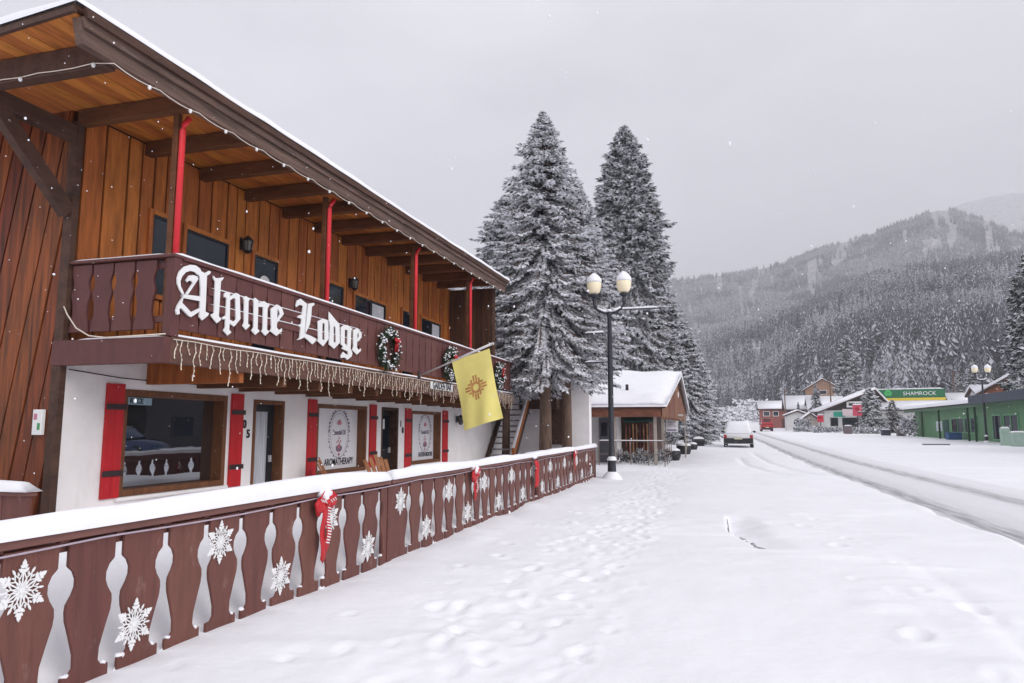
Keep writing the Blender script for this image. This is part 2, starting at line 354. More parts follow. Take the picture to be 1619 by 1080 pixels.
# upper storey: wide boards over dark grooves
m = MB(); m.box(XW-.2, Y0+.03, ZD-.1, XW, 21.2, 5.6); part('upper_wall_backing', m, ORANGE_B, lodge)
m = MB(); y = Y0+.08
while y < 21.1:
    wd = random.choice((.2, .26, .30, .34)); m.box(XW+.001, y, ZD, XW+.028+random.uniform(0, .008), min(y+wd, 21.1), 5.40+tilt(min(y, 18))); y += wd+.035
part('upper_wall', m, ORANGE, lodge, .004)
def upper_window(a, b, z0, z1, door=False, split=0):
    t = .07; f = part('balcony_door' if door else 'balcony_window', frame_mb(a, b, z0, z1, t, XW+.03, XW+.075), ORANGE, lodge, .004)
    m = MB(); m.box(XW+.037, a+t, z0+t, XW+.045, b-t, z1-t); part('pane', m, PANED, f)
    m = MB(); ys = [a+t, b-t] if not split else [a+t, (a+b)/2, b-t]
    for i in range(len(ys)-1):
        p, q = ys[i], ys[i+1]; k = .035
        m.box(XW+.045, p, z0+t, XW+.062, p+k, z1-t); m.box(XW+.045, q-k, z0+t, XW+.062, q, z1-t); m.box(XW+.045, p+k, z0+t, XW+.062, q-k, z0+t+k); m.box(XW+.045, p+k, z1-t-k, XW+.062, q-k, z1-t)
    part('sash', m, BLACK, f)
    if split:
        m = MB(); m.box(XW+.0455, (a+b)/2+.09, z0+t+.04, XW+.0475, b-t-.08, z1-t-.05); part('blind', m, GREYC, f)
    return f
upper_window(7.86, 8.38, 3.3, 4.56); upper_window(8.52, 9.62, 3.45, 4.53)
dr = upper_window(10.16, 10.98, ZD, 4.53, True)
m = MB(); ring(m, 10.54, 3.98, .12, .12, 14, .05, XW+.062, .15); part('door_wreath', m, WHITEP, dr)
upper_window(12.55, 13.35, ZD, 4.53, True); upper_window(13.72, 15.38, 3.45, 4.48, False, 1); upper_window(17.4, 18.95, 3.45, 4.52, False, 1)
upper_window(16.2, 17.0, ZD, 4.53, True); upper_window(19.5, 20.3, ZD, 4.53, True)
# gable end wall of tilted dark red boards and its corner post
m = MB(); m.box(-14, Y0-.02, -.2, XW-.02, Y0+.02, 5.75); part('gable_backing', m, ORANGE_B, lodge)
m = MB(); x = XW+.9
while x > -13.5:
    wd = random.choice((.2, .24, .29)); dx = -.75
    lo = [(x-wd, Y0-.055-random.uniform(0, .012), -.1), (x, Y0-.05, -.1), (x, Y0-.021, -.1), (x-wd, Y0-.021, -.1)]
    # clip the leaning board at the corner post
    lx = XW-.06
    b0 = min(x, lx); t0 = min(x+0, lx)
    xb1 = x-.95; xt1 = x
    P = [(xb1-wd, -.1), (xb1, -.1), (xt1, 5.5), (xt1-wd, 5.5)]
    if xb1 > lx: x -= wd+.03; continue
    if xt1 > lx:
        zt = -.1+(lx-xb1)/.95*5.6; Q = [P[0], P[1], (lx, zt)]
        if P[3][0] >= lx:
            z2 = -.1+(lx-P[0][0])/.95*5.6; Q += [(lx, z2)] if z2 < 5.5 else []
        else: Q += [(lx, 5.5), P[3]]
        P = Q
    m.prism(P, 1, Y0-.05-random.uniform(0, .012), Y0-.021); x -= wd+.03
part('gable_wall', m, REDWOOD, lodge)
m = MB(); m.box(XW-.06, Y0-.075, -.1, XW+.075, Y0+.019, 5.3); part('corner_post', m, BEAM, lodge, .008)
# roof structure
fb = lambda y: 5.17+tilt(y)
m = MB(); ya, yb = 5.07, 19.55
m.hexa([(-5.84, ya, fb(ya)+.02), (-5.74, ya, fb(ya)+.02), (-5.74, yb, fb(yb)), (-5.84, yb, fb(yb))], [(-5.84, ya-.06, fb(ya)+.27), (-5.74, ya-.06, fb(ya)+.27), (-5.74, yb, fb(yb)+.27), (-5.84, yb, fb(yb)+.27)])
m.hexa([(-5.735, ya-.02, fb(ya)+.17), (-5.70, ya-.02, fb(ya)+.17), (-5.70, yb, fb(yb)+.17), (-5.735, yb, fb(yb)+.17)], [(-5.735, ya-.06, fb(ya)+.27), (-5.70, ya-.06, fb(ya)+.27), (-5.70, yb, fb(yb)+.27), (-5.735, yb, fb(yb)+.27)])
part('fascia', m, FASC, lodge, .006)
rk = lambda x: 4.94+(-5.70-x)*.108            # slanted front edge of the roof
m = MB(); x = -5.76
while x > -13:
    x2 = x-.185; y = rk((x+x2)/2)
    zz = 5.44
    while y < 19.55:
        L = random.uniform(1.6, 4.2); ye = min(19.55, y+L); d = random.uniform(0, .006)
        m.hexa([(x2+.003, y, zz+tilt(y)-d), (x-.003, y, zz+tilt(y)-d), (x-.003, ye-.003, zz+tilt(ye)-d), (x2+.003, ye-.003, zz+tilt(ye)-d)],
               [(x2+.003, y, zz+.03+tilt(y)), (x-.003, y, zz+.03+tilt(y)), (x-.003, ye-.003, zz+.03+tilt(ye)), (x2+.003, ye-.003, zz+.03+tilt(ye))]); y = ye
    x = x2
part('soffit', m, SOFFIT, lodge)
m = MB(); m.hexa([(-13, rk(-13)-.045, 5.40), (-5.70, rk(-5.70)-.045, 5.42), (-5.70, rk(-5.70)-.005, 5.42), (-13, rk(-13)-.005, 5.40)], [(-13, rk(-13)-.045, 5.474), (-5.70, rk(-5.70)-.045, 5.474), (-5.70, rk(-5.70)-.005, 5.474), (-13, rk(-13)-.005, 5.474)]); part('rake_board', m, BEAM, lodge)
m = MB(); z = 5.475
def slab(m, x0, x1, za, zb, d=0.):
    m.hexa([(x1, rk(x1)-d, za+tilt(rk(x1))), (x0, rk(x0)-d, za+tilt(rk(x0))), (x0, 19.62, za+tilt(19.62)), (x1, 19.62, za+tilt(19.62))],
           [(x1, rk(x1)-d, zb+tilt(rk(x1))), (x0, rk(x0)-d, zb+tilt(rk(x0))), (x0, 19.62, zb+tilt(19.62)), (x1, 19.62, zb+tilt(19.62))])
slab(m, -5.70, -13.2, 5.475, 5.515, .03)
m.hexa([(-5.698, 5.03, 5.425+tilt(5)), (-5.655, 5.03, 5.425+tilt(5)), (-5.655, 19.62, 5.425+tilt(19.62)), (-5.698, 19.62, 5.425+tilt(19.62))], [(-5.698, 4.99, 5.514+tilt(5)), (-5.655, 4.99, 5.514+tilt(5)), (-5.655, 19.62, 5.514+tilt(19.62)), (-5.698, 19.62, 5.514+tilt(19.62))]); roof = part('roof', m, BEAM, lodge)
# snow lying on the roof, rounded over at the street edge and the rake
m = MB(); m.smooth = True; XS = [-5.645, -5.640, -5.66, -5.71, -5.80, -6.0, -6.5, -7.5, -9, -13.2]; ZS = [.0, .045, .085, .115, .135, .15, .17, .18, .18, .18]
YS = np.concatenate([[0, 0, .02, .07, .16], np.arange(.4, 15.4, .2)])
vs = []
for j, yy in enumerate(YS):
    e = [.0, .35, .62, .85, .97][j] if j < 5 else 1
    for i, xx in enumerate(XS):
        y = rk(xx)-.055+yy*(19.62-rk(xx)+.05)/15.2
        lump = .012*(float(vnoise(y*2.3, xx*2.+5))-.5)*2+.02*(float(vnoise(y*.6, xx*.7))-.5)
        vs.append((xx+(lump*.8 if i < 4 else 0), y, 5.516+tilt(y)+(ZS[i]*.82)*e+(lump if i > 1 and e > 0 else 0)))
nx = len(XS); m.add(vs, [(j*nx+i, j*nx+i+1, (j+1)*nx+i+1, (j+1)*nx+i) for j in range(len(YS)-1) for i in range(nx-1)])
part('roof_snow', m, SNOW, roof)
for i in range(12):
    y = 6.64+1.09*i
    m = MB(); m.box(XW+.0365, y, 5.235+tilt(y), -5.845, y+.13, 5.43+tilt(y)); part('rafter', m, BEAMR, lodge, .008)
m = MB(); m.box(-13, 5.42, 5.16, -5.845, 5.56, 5.43); part('rafter', m, BEAM, lodge, .01)
m = MB(); m.box(XW-.065, 5.565, 5.03, XW+.075, Y0-.08, 5.23); part('purlin', m, BEAM, lodge, .01)
m = MB(); m.bar((XW+.005, Y0-.08, 4.12), (XW+.005, 5.60, 5.08), .12, .19); part('knee_brace', m, BEAM, lodge, .008)
# balcony posts with the red downpipes on them
for i, y in enumerate((6.76, 10.16, 13.74, 17.29, 19.42)):
    m = MB(); m.box(XB-.15, y-.035, ZD, XB-.075, y+.035, 5.235+tilt(y)); ps = part('balcony_post', m, BEAM if i == 4 else BEAMR, lodge, .006)
    if i < 4:
        m = MB(); m.smooth = True; zt = 5.13+tilt(y)
        m.tube([(XB-.03, y, 3.4), (XB-.03, y, zt-.1), (XB-.02, y+.0, zt-.04), (XB+.03, y+.03, zt+.06)], .036, 10); part('red_pipe', m, REDP, ps)
# balcony: deck, beams, joists
m = MB(); m.box(XW+.001, Y0, 2.45, XB-.051, Y1, ZD); part('balcony_deck', m, BEAMR, lodge)
m = MB(); m.box(XB-.05, Y0, 2.24, XB+.03, Y1, 2.56); part('balcony_beam', m, mat('dusky wood', (.12, .055, .04), .65, .3, 5., (3, .5, 3), bump=.3), lodge, .006)
m = MB(); m.box(XW-.06, Y0-.085, 2.24, XB+.03, Y0-.003, 2.54); part('balcony_beam', m, BROWN_D, lodge, .006)
y = 8.05
while y < Y1:
    m = MB(); m.box(XW+.001, y, 2.10, XB-.052, y+.10, 2.449); part('deck_joist', m, ORANGE if y < 8.2 else BEAMR, lodge, .005); y += 1.0
m = MB(); m.snowbar((XB-.01, Y0-.03, 2.561), (XB-.01, Y1, 2.561), .075, .03, 3); m.snowbar((XW+.3, Y0-.04, 2.541), (XB, Y0-.04, 2.541), .06, .02, 4); part('ledge_snow', m, SNOW, lodge)
# carved plank railings
def slot_plank(half0, half1, zb, zt, prof, pitch, scale=1.):
    """outline (u, z) of one plank whose two sides carry half a carved slot each; u from 0 to pitch"""
    L = [(half0(z), z) for z in prof]; Rr = [(pitch-half1(z), z) for z in prof]
    return L+Rr[::-1]
def interp_prof(tab): zs = [t[0] for t in tab]; ws = [t[1] for t in tab]; return zs, (lambda z: float(np.interp(z, zs, ws)))
BAL = [(2.64, .012), (2.70, .012), (2.74, .03), (2.86, .052), (2.98, .046), (3.08, .018), (3.12, .016), (3.18, .04), (3.24, .046), (3.30, .03), (3.34, .012), (3.46, .010)]
bz, bw = interp_prof(BAL)
def bal_panel(n0, along, fixed, sc):
    m = MB()
    for (u0, u1) in n0:
        pt = [(u0+.002+bw(z)*sc, z) for z in bz]+[(u1-.002-bw(z)*sc, z) for z in bz][::-1]
        d = random.uniform(0, .006)
        m.prism(pt, 0 if along == 'y' else 1, fixed+d, fixed+.035+d)
    return m
ys = [Y0+.10+.335*i for i in range(int((Y1-Y0-.1)/.335)+1)]
m = bal_panel([(ys[i], ys[i+1]) for i in range(len(ys)-1)], 'y', XB-.005, .42)
part('railing_planks', m, BROWN_D, lodge, .003)
xs = [XW+.08+.315*i for i in range(5)]
m = bal_panel([(xs[i], xs[i+1]) for i in range(4)], 'x', Y0-.02, 1.0); part('railing_planks', m, BROWN_D, lodge, .003)
m = MB(); m.box(XB-.07, Y0-.03, ZD+.001, XB+.045, Y0+.095, 3.475); part('railing_post', m, BROWN_D, lodge, .006)
m = MB(); m.box(XB-.06, Y0+.1, 3.462, XB+.06, Y1, 3.51); m.box(XB-.045, Y0+.1, 2.72, XB-.0055, Y1, 2.80); m.box(XB-.045, Y0+.1, 3.36, XB-.0055, Y1, 3.44)
m.box(XW+.076, Y0-.06, 3.476, XB+.06, Y0+.0995, 3.512); m.box(XW+.076, Y0+.02, 2.72, XB-.075, Y0+.05, 2.8); m.box(XW+.076, Y0+.02, 3.36, XB-.075, Y0+.05, 3.44)
part('handrail', m, BROWN_D, lodge, .006)
m = MB(); m.snowbar((XB, Y0-.05, 3.512), (XB, Y1, 3.512), .105, .035, 5); m.snowbar((XW+.1, Y0, 3.513), (XB-.06, Y0, 3.513), .09, .018, 6); part('railing_snow', m, SNOW, lodge)
m = MB(); x = XW+.045
while x < XB-.12: m.box(x, 19.62, ZD, min(x+.2, XB-.1), 19.66, 5.60); x += .205
m.box(XW+.045, 19.661, ZD, XB-.1, 19.70, 5.60); part('balcony_end_wall', m, mat('dark brown boards', (.085, .036, .02), .7, .4, 4., (3, 3, .4), island=.25), lodge)
# outdoor staircase at the far end
m = MB()
for i in range(12):
    zz = .2*(i+1); yy = 23.0+.21*i; m.box(-7.45, yy, zz-.05, -6.55, yy+.24, zz)
st = part('outside_stair', m, mat('snow dusted tread', (.30, .27, .27), .8, .3, 6.), lodge)
m = MB(); m.bar((-7.47, 22.9, .1), (-7.47, 25.4, 2.5), .06, .24); m.bar((-6.52, 22.9, .1), (-6.52, 25.4, 2.5), .06, .24); part('stringer', m, BEAM, st)
m = MB(); m.bar((-6.5, 23.1, .72), (-6.5, 25.55, 3.05), .07, .26); m.bar((-6.5, 23.1, .05), (-6.5, 23.1, .8), .09, .09, (1, 0, 0)); m.bar((-6.5, 25.4, 2.4), (-6.5, 25.4, 3.2), .09, .09, (1, 0, 0)); part('stair_rail', m, ORANGE, st)
m = MB(); m.smooth = True; m.tube([(-6.5, 23.05, .84), (-6.5, 25.5, 3.18)], .05, 6); part('rail_snow', m, SNOW, st)

# ---- the gothic lettering on the balcony, each letter a board
def crop(ox, oy, s): return lambda x, y: (lambda p: (p[1], p[2]))(on_x(ox+x/s, oy+y/s, XB+.07))
k3 = crop(260, 380, 7.712); k4 = crop(420, 440, 7.2)
LET = [
 (k3, [[(225,668),(185,600),(160,530),(157,460),(180,385),(240,322),(320,298),(385,306),(435,345),(462,395),(432,430),(400,415),(370,385),(320,372),(262,390),(218,440),(196,500),(202,560),(240,645)],
       [(398,398),(462,382),(492,402),(545,372),(568,385),(552,412),(518,432),(500,870),(542,890),(532,918),(460,976),(424,935),(442,600),(430,440)],
       [(392,448),(414,468),(285,662),(258,655)],
       [(262,488),(298,430),(350,424),(404,442),(396,470),(345,522),(322,492),(290,495),(276,512)],
       [(232,658),(432,684),(432,742),(222,702)],
       [(228,690),(212,762),(320,878),(428,826),(430,862),(320,936),(288,920),(196,822),(176,842),(182,898),(150,906),(138,862),(158,792),(205,718)]]),
 (k3, [[(598,430),(628,462),(680,458),(722,450),(720,468),(690,502),(664,930),(692,950),(690,970),(640,1012),(572,928),(570,905),(606,888),(620,502),(600,470)]]),
 (k3, [[(728,655),(765,625),(803,655),(797,1000),(790,1090),(818,1122),(772,1160),(718,1100),(742,1060),(745,960),(710,965),(705,940),(750,915),(760,700),(730,690)],
       [(800,688),(875,640),(918,665),(926,960),(850,1052),(792,1012),(792,965),(845,992),(872,965),(868,722),(850,700),(800,730)]]),
 (k3, [[(958,690),(1000,680),(1042,720),(1027,740),(1020,1020),(1047,1036),(995,1092),(953,1042),(972,1000),(975,740)]]),
 (k3, [[(1083,720),(1110,700),(1147,735),(1137,1080),(1162,1106),(1110,1152),(1063,1102),(1088,1060),(1092,770)],
       [(1147,765),(1215,742),(1282,790),(1257,830),(1250,1090),(1282,1112),(1230,1162),(1183,1112),(1200,1080),(1205,812),(1147,812)]]),
 (k4, [[(60,350),(130,298),(136,345),(128,560),(152,592),(187,570),(188,604),(125,656),(50,600),(66,570)],
       [(130,298),(182,330),(207,405),(128,512),(128,470),(162,410),(152,365),(132,345)]]),
 (k4, [[(345,308),(358,255),(400,233),(447,272),(472,290),(447,332),(420,310),(385,302),(352,328)],
       [(430,292),(470,286),(457,420),(450,520),(440,640),(385,692),(400,560),(363,536),(405,520),(412,460),(363,446),(370,430),(415,412)],
       [(484,290),(552,280),(552,306),(525,322),(518,430),(500,530),(460,612),(450,640),(462,500),(472,400)],
       [(358,704),(440,628),(500,650),(577,690),(572,712),(530,752),(485,708),(440,672),(400,692)]]),
 (k4, [[(596,490),(655,458),(702,480),(672,496),(648,515),(645,690),(682,722),(655,774),(588,712),(600,690)], [(655,458),(712,490),(717,690),(655,774),(640,737),(672,702),(675,520),(640,492)]]),
 (k4, [[(735,560),(720,440),(722,380),(800,478),(837,518),(797,560),(775,540),(775,720),(802,745),(780,802),(722,752)], [(790,498),(840,520),(845,735),(780,802),(768,762),(800,727),(797,560)]]),
 (k4, [[(858,560),(900,528),(917,570),(902,590),(900,740),(922,760),(917,802),(858,752)], [(880,545),(930,533),(992,575),(977,592),(955,580),(930,590),(900,582)], [(935,550),(975,577),(966,800),(987,850),(977,890),(930,928),(905,902),(858,907),(856,880),(885,838),(905,860),(940,872),(935,822),(930,780)], [(900,742),(940,790),(930,832),(868,802)]]),
 (k4, [[(998,590),(1050,568),(1057,600),(1045,640),(1040,790),(1060,817),(1085,800),(1085,826),(1040,870),(988,817),(1000,780)], [(1045,568),(1092,620),(1092,672),(1045,727),(1045,690),(1064,660),(1057,620)]]),
]
sign = T('lodge_sign', 'white gothic letters reading Alpine Lodge fixed along the balcony railing', 'sign', (XB, 9.5, 3.0))
for fn, polys in LET:
    m = MB()
    for i, pl in enumerate(polys): m.prism([fn(*p) for p in pl], 0, XB+.055, XB+.070+.0016*i)
    part('letter', m, WHITEP, sign)
m = MB(); m.box(XB+.034, 7.25, 3.13, XB+.054, 11.2, 3.22); m.box(XB+.034, 7.25, 2.93, XB+.054, 11.2, 3.02); bk = part('backing_slat', m, BROWN_D, sign, .003)
m = MB(); m.snowbar((XB+.05, 7.27, 3.2205), (XB+.05, 11.18, 3.2205), .03, .012, 8); m.snowbar((XB+.05, 7.27, 3.0205), (XB+.05, 11.18, 3.0205), .03, .012, 9); part('slat_snow', m, SNOW, sign)

# ---- icicle light curtain, light string along the eave
t = T('icicle_lights', 'curtain of drooping warm icicle lights hung along the balcony beam', 'string lights', (XB+.05, Y0, 2.5))
mw = MB()
mw.tube([(XB+.045, Y0+.02+.35*k, 2.515+.008*math.sin(k*1.7)) for k in range(int((Y1-Y0)/.35))], .006, 4); part('light_cord', mw, WIRE, t)
y = Y0+.06; i = 0; rest = MB()
while y < Y1-.1:
    L = (.26, .40, .18, .46, .34, .22)[i % 6]*random.uniform(.72, 1.1); pth = []; n = max(3, int(L/.05)); sw = random.uniform(-.03, .03); mb = MB() if i < 100 else rest
    for k in range(n+1):
        u = k/n; pth.append((XB+.05+.008*math.sin(k*2.1+i), y+sw*u+.014*math.sin(k*1.3+i*2), 2.51-L*u))
    mb.m = 0; mb.tube(pth, .0058, 3); mb.m = 1
    for p in pth[1:]: mb.blob((p[0]+.006, p[1], p[2]), .007, .007, .012, 5, 3)
    if i < 100: part('light_strand', mb, [WIRE, BULB], t)
    y += random.uniform(.075, .13); i += 1
part('light_strand', rest, [WIRE, BULB], t)['kind'] = 'stuff'
t = T('eave_lights', 'pale cord of small white bulbs strung along the roof eave', 'string lights', (-5.75, 6, 5.2))
mw = MB(); mb = MB(); pth = []
for k in range(9): pth.append((-7.9+.24*k, 5.405, 5.20-.022*abs(math.sin(k*1.2))))
k = 0; y = 5.42
while y < 19.5:
    u = (y-5.42)/.62 % 1; pth.append((-5.725, y, fb(y)-.005-.03*4*u*(1-u))); y += .155
mw.smooth = True; mw.tube(pth, .0055, 5); n = 0
part('cord', mw, WIRE, t)
for j in range(0, len(pth), 4): mb = MB(); mb.smooth = True; mb.blob((pth[j][0]+.01, pth[j][1], pth[j][2]-.02), .02, .02, .028, 8, 5); part('bulb', mb, WHITEP, t)
m = MB(); m.smooth = True; m.tube([(XW+.09, Y0-.1, 2.95), (XW+.15, Y0-.1, 2.85), (XW+.3, Y0-.1, 2.68), (XW+.5, Y0-.1, 2.58), (XW+.75, Y0-.1, 2.55), (XB+.03, Y0-.095, 2.565)], .008, 5)
solo('feed_cable', m, WIRE, 'pale cable drooping from the dark corner post to the balcony beam', 'cable', base=(XW, Y0, 2.6))
m = MB(); m.tube([(XW+.02, Y0+.1, 2.21)]+[(XW+.02, Y0+.1+k*.8, 2.18-.03*math.sin(k*.8)) for k in range(1, 17)], .007, 4)
solo('wall_cable', m, IRON, 'thin dark cable running along the top of the white lodge wall', 'cable', base=(XW, Y0, 2.2))
# ---- wall lanterns
def lantern(y, z, label, s=1.):
    t = T('wall_lantern', label, 'wall lamp', (XW+.04, y, z), 'black wall lanterns on the lodge')
    m = MB(); m.box(XW+.038, y-.05, z-.09, XW+.055, y+.05, z+.11); m.bar((XW+.055, y, z+.07), (XW+.16, y, z+.13), .02, .02); part('bracket', m, BLACK, t)
    m = MB(); m.lathe([(.02, .14), (.03, .13), (.10, .06), (.095, .05)], (XW+.16, y, z), 8); m.lathe([(.06, -.13), (.07, -.12), (.03, -.16)], (XW+.16, y, z), 8)
    for k in range(6):
        a = math.pi/3*k; m.bar((XW+.16+.062*math.cos(a), y+.062*math.sin(a), z-.12), (XW+.16+.088*math.cos(a), y+.088*math.sin(a), z+.05), .01, .01)
    part('cage', m, BLACK, t)
    m = MB(); m.lathe([(.05, -.115), (.076, .045)], (XW+.16, y, z), 8); part('lamp_glass', m, mat('smoky glass', (.12, .11, .10), .15, .2, 10.), t)
lantern(9.9, 4.55, 'black caged lantern on the orange wall beside the wreathed balcony door')
lantern(13.58, 4.62, 'black caged lantern on the orange wall above the split balcony window')
lantern(20.35, 1.76, 'small black lantern on the white ground floor wall past the last shutter')
m = MB(); m.box(-7.78, Y0-.12, 1.42, -7.64, Y0-.07, 1.72); t = T('meter_box', 'small white notice box with coloured marks on the dark red gable wall', 'notice box', (-7.71, Y0-.1, 1.42))
part('case', m, WHITEP, t, .006); m = MB(); m.box(-7.76, Y0-.123, 1.60, -7.71, Y0-.1205, 1.67); part('red_mark', m, PINK, t); m = MB(); m.box(-7.70, Y0-.123, 1.48, -7.66, Y0-.1205, 1.56); part('green_mark', m, mat('green ink', (.08, .3, .12)), t)
# ---- sign board by the flag
t = T('name_board', 'long white board with dark capitals on the balcony beam behind the flag', 'sign', (XB, 14.6, 2.4))
p0 = on_x(681, 603, XB+.07); p1 = on_x(681, 614.5, XB+.07)
m = MB(); m.box(XB+.055, p0[1], p1[2], XB+.075, p0[1]+1.35, p0[2]); part('board', m, WHITEP, t, .003)
part('lettering', text_mb('GARDEN BAR', .22, .006, lambda u, v, d: (XB+.076+d, p0[1]+.68+u, (p0[2]+p1[2])/2+v), .004, .85), INK, t)
# ---- flag
PB = np.array([XB+.05, 13.83, 2.60]); PE = np.array([-4.33, 13.83, 3.225])
fl = T('flag', 'yellow flag with a faded red sun emblem hanging from a slanted pole', 'flag', tuple(PB))
m = MB(); m.smooth = True; m.tube([PB, PB+(PE-PB)*.5, PE], .018, 8); m.blob(PE, .03, .03, .03); part('pole', m, STEEL, fl)
m = MB(); m.box(XB+.031, 13.77, 2.52, XB+.05, 13.89, 2.7); part('bracket', m, IRON, fl)
m = MB(); m.smooth = True; m.tube([PB+(PE-PB)*.52+np.array([0, 0, .022]), PE+np.array([0, 0, .022])], .012, 5); part('pole_snow', m, SNOW, fl)
A0, A1, B0, B1 = [np.array(on_y(*q, 13.83)) for q in ((714, 569), (774, 551), (735, 681), (793, 661))]
def cloth(u, v):
    p = (A0*(1-u)+A1*u)*(1-v)+(B0*(1-u)+B1*u)*v
    p = p.copy(); rip = v**.8
    p[1] += .06*rip*math.sin(u*5.5+v*2.2)+.03*math.sin(u*11+v*4)*v; p[0] += .02*math.sin(v*5+u*2)*v; p[2] -= .03*math.sin(math.pi*u)*(1-v)*.5
    return p
def cl(u, v, off=0.):
    p = cloth(u, v); e = .01; a = cloth(u+e, v)-p; b = cloth(u, v+e)-p; n = np.cross(a, b); n /= np.linalg.norm(n); return p+n*off
m = MB(); m.smooth = True; nu, nv = 24, 36
for s in (0.,):
    m.add([cl(i/nu, j/nv, s) for j in range(nv+1) for i in range(nu+1)], [(j*(nu+1)+i, j*(nu+1)+i+1, (j+1)*(nu+1)+i+1, (j+1)*(nu+1)+i) for j in range(nv) for i in range(nu)])
ck = part('cloth', m, FYELL, fl)
m = MB(); ar = .86/1.48; cu0, cv0 = .5, .47
def patch(f, n, k, s):
    m.add([cl(*f(i/n, j/k), s) for j in range(k+1) for i in range(n+1)], [(j*(n+1)+i, j*(n+1)+i+1, (j+1)*(n+1)+i+1, (j+1)*(n+1)+i) for j in range(k) for i in range(n)])
for s in (.005, -.005):
    patch(lambda a, b: (cu0+(.085+.055*b)*math.cos(2*math.pi*a), cv0+(.085+.055*b)*ar*math.sin(2*math.pi*a)), 28, 1, s)
    for q in range(4):
        for i, (o, L) in enumerate(((-.105, .10), (-.035, .15), (.035, .15), (.105, .10))):
            st_ = .148 if abs(o) < .06 else .11
            def fr(a, b, q=q, o=o, L=L, st_=st_):
                x = st_+L*a; y = o+.044*(b-.5); c, s_ = ((1, 0), (0, 1), (-1, 0), (0, -1))[q]
                X = x*c-y*s_; Y = x*s_+y*c; return (cu0+X, cv0+Y*ar)
            patch(fr, 3, 1, s)
part('sun_emblem', m, FRED, ck)

# ================================================================== FENCE along the pavement
XF = -3.55
fence = T('carved_fence', 'long brown fence of carved planks with a thick cap of snow', 'fence', (XF, 10, 0), None)
FEN = [(-.12, .036), (.095, .034), (.115, .036), (.118, .085), (.15, .108), (.22, .105), (.32, .075), (.42, .042), (.47, .036), (.51, .040), (.56, .072), (.60, .088), (.645, .088), (.69, .068), (.715, .040), (.725, .033), (.858, .032)]
fz, fw = interp_prof(FEN)
SL0 = 3.252; PIT = .3925
slots = [SL0+PIT*i for i in range(-7, 48)]
SECT = [(.4, 7.42), (7.42, 14.45), (14.45, 21.75)]
for (a, b) in SECT:
    m = MB(); ss = [s for s in slots if a+.2 < s < b-.1]; ed = [a+.06]+ss+[b-.06]
    for i in range(len(ed)-1):
        u0, u1 = ed[i], ed[i+1]; s0 = 1 if i > 0 else 0; s1 = 1 if i < len(ed)-2 else 0; d = random.uniform(0, .006)
        j = random.uniform(.96, 1.04)
        pt = [(u0+(fw(z)*j if s0 else .002), z) for z in fz]+[(u1-(fw(z)*j if s1 else .002), z) for z in fz][::-1]
        m.prism(pt, 0, XF-.002-d, XF+.02-d)
        if i > 0:      # the seam above each slot
            m.box(XF-.02, u0-.03, .8585, XF+.018-d, u0+.03, .875)
    part('plank_panel', m, BROWN, fence, .003)
    m = MB(); m.smooth = True
    for u0 in ss:
        for sg in (-1, 1):
            if random.random() < .8: m.blob((XF-.004, u0+sg*random.uniform(.055, .085), .118), .026, random.uniform(.02, .035), random.uniform(.008, .022), 7, 4, .3)
        if random.random() < .5: m.blob((XF, u0+.03, .0), .03, .06, .05, 7, 4, .3)
    part('slot_snow', m, SNOW, fence)['kind'] = 'stuff'
    m = MB(); m.box(XF-.055, a+.02, .876, XF+.045, b-.02, .925); m.box(XF-.055, a+.02, .80, XF-.0275, b-.02, .8755); part('fence_rail', m, RAILTOP, fence, .006)
    m = MB(); m.box(XF-.075, b-.055, -.1, XF+.03, b+.055, .90 if b > 21 else .8745); part('fence_post', m, BROWN, fence, .006)
for k, (a, b) in enumerate([(.4, 7.36), (7.39, 21.85)]):
    m = MB(); m.snowbar((XF-.005, a, .9255), (XF-.005, b, .9255), .155, .118 if k == 0 else .10, 20+k, .09); part('fence_snow', m, SNOW, fence)
m = MB(); m.smooth = True; pth = []
y = 1.2
while y < 21.7: pth.append((XF+.047, y, .868-.016*abs(math.sin((y-1.2)*1.35))-.008*math.sin(y*.5))); y += .12
m.tube(pth, .0065, 5); solo('fence_cable', m, CABLE, 'thin lilac cable slung along the brown fence below its snow cap', 'cable', base=(XF, 4, .87))
# second bit of fence by the gable wall
t = T('short_fence', 'short brown fence end with a thick snow cap at the dark red gable wall', 'fence', (-6.6, 5.0, 0))
m = MB(); x = -5.86
while x > -9.5: m.box(x-.30, 4.985, -.05, x-.006, 5.02, .90); x -= .30
part('plank_panel', m, BROWN, t, .003)
m = MB(); m.box(-9.5, 4.95, .901, -5.84, 5.05, .94); part('fence_rail', m, RAILTOP, t, .005)
m = MB(); m.snowbar((-9.5, 5, .9405), (-5.82, 5, .9405), .16, .085, 31); part('fence_snow', m, SNOW, t)
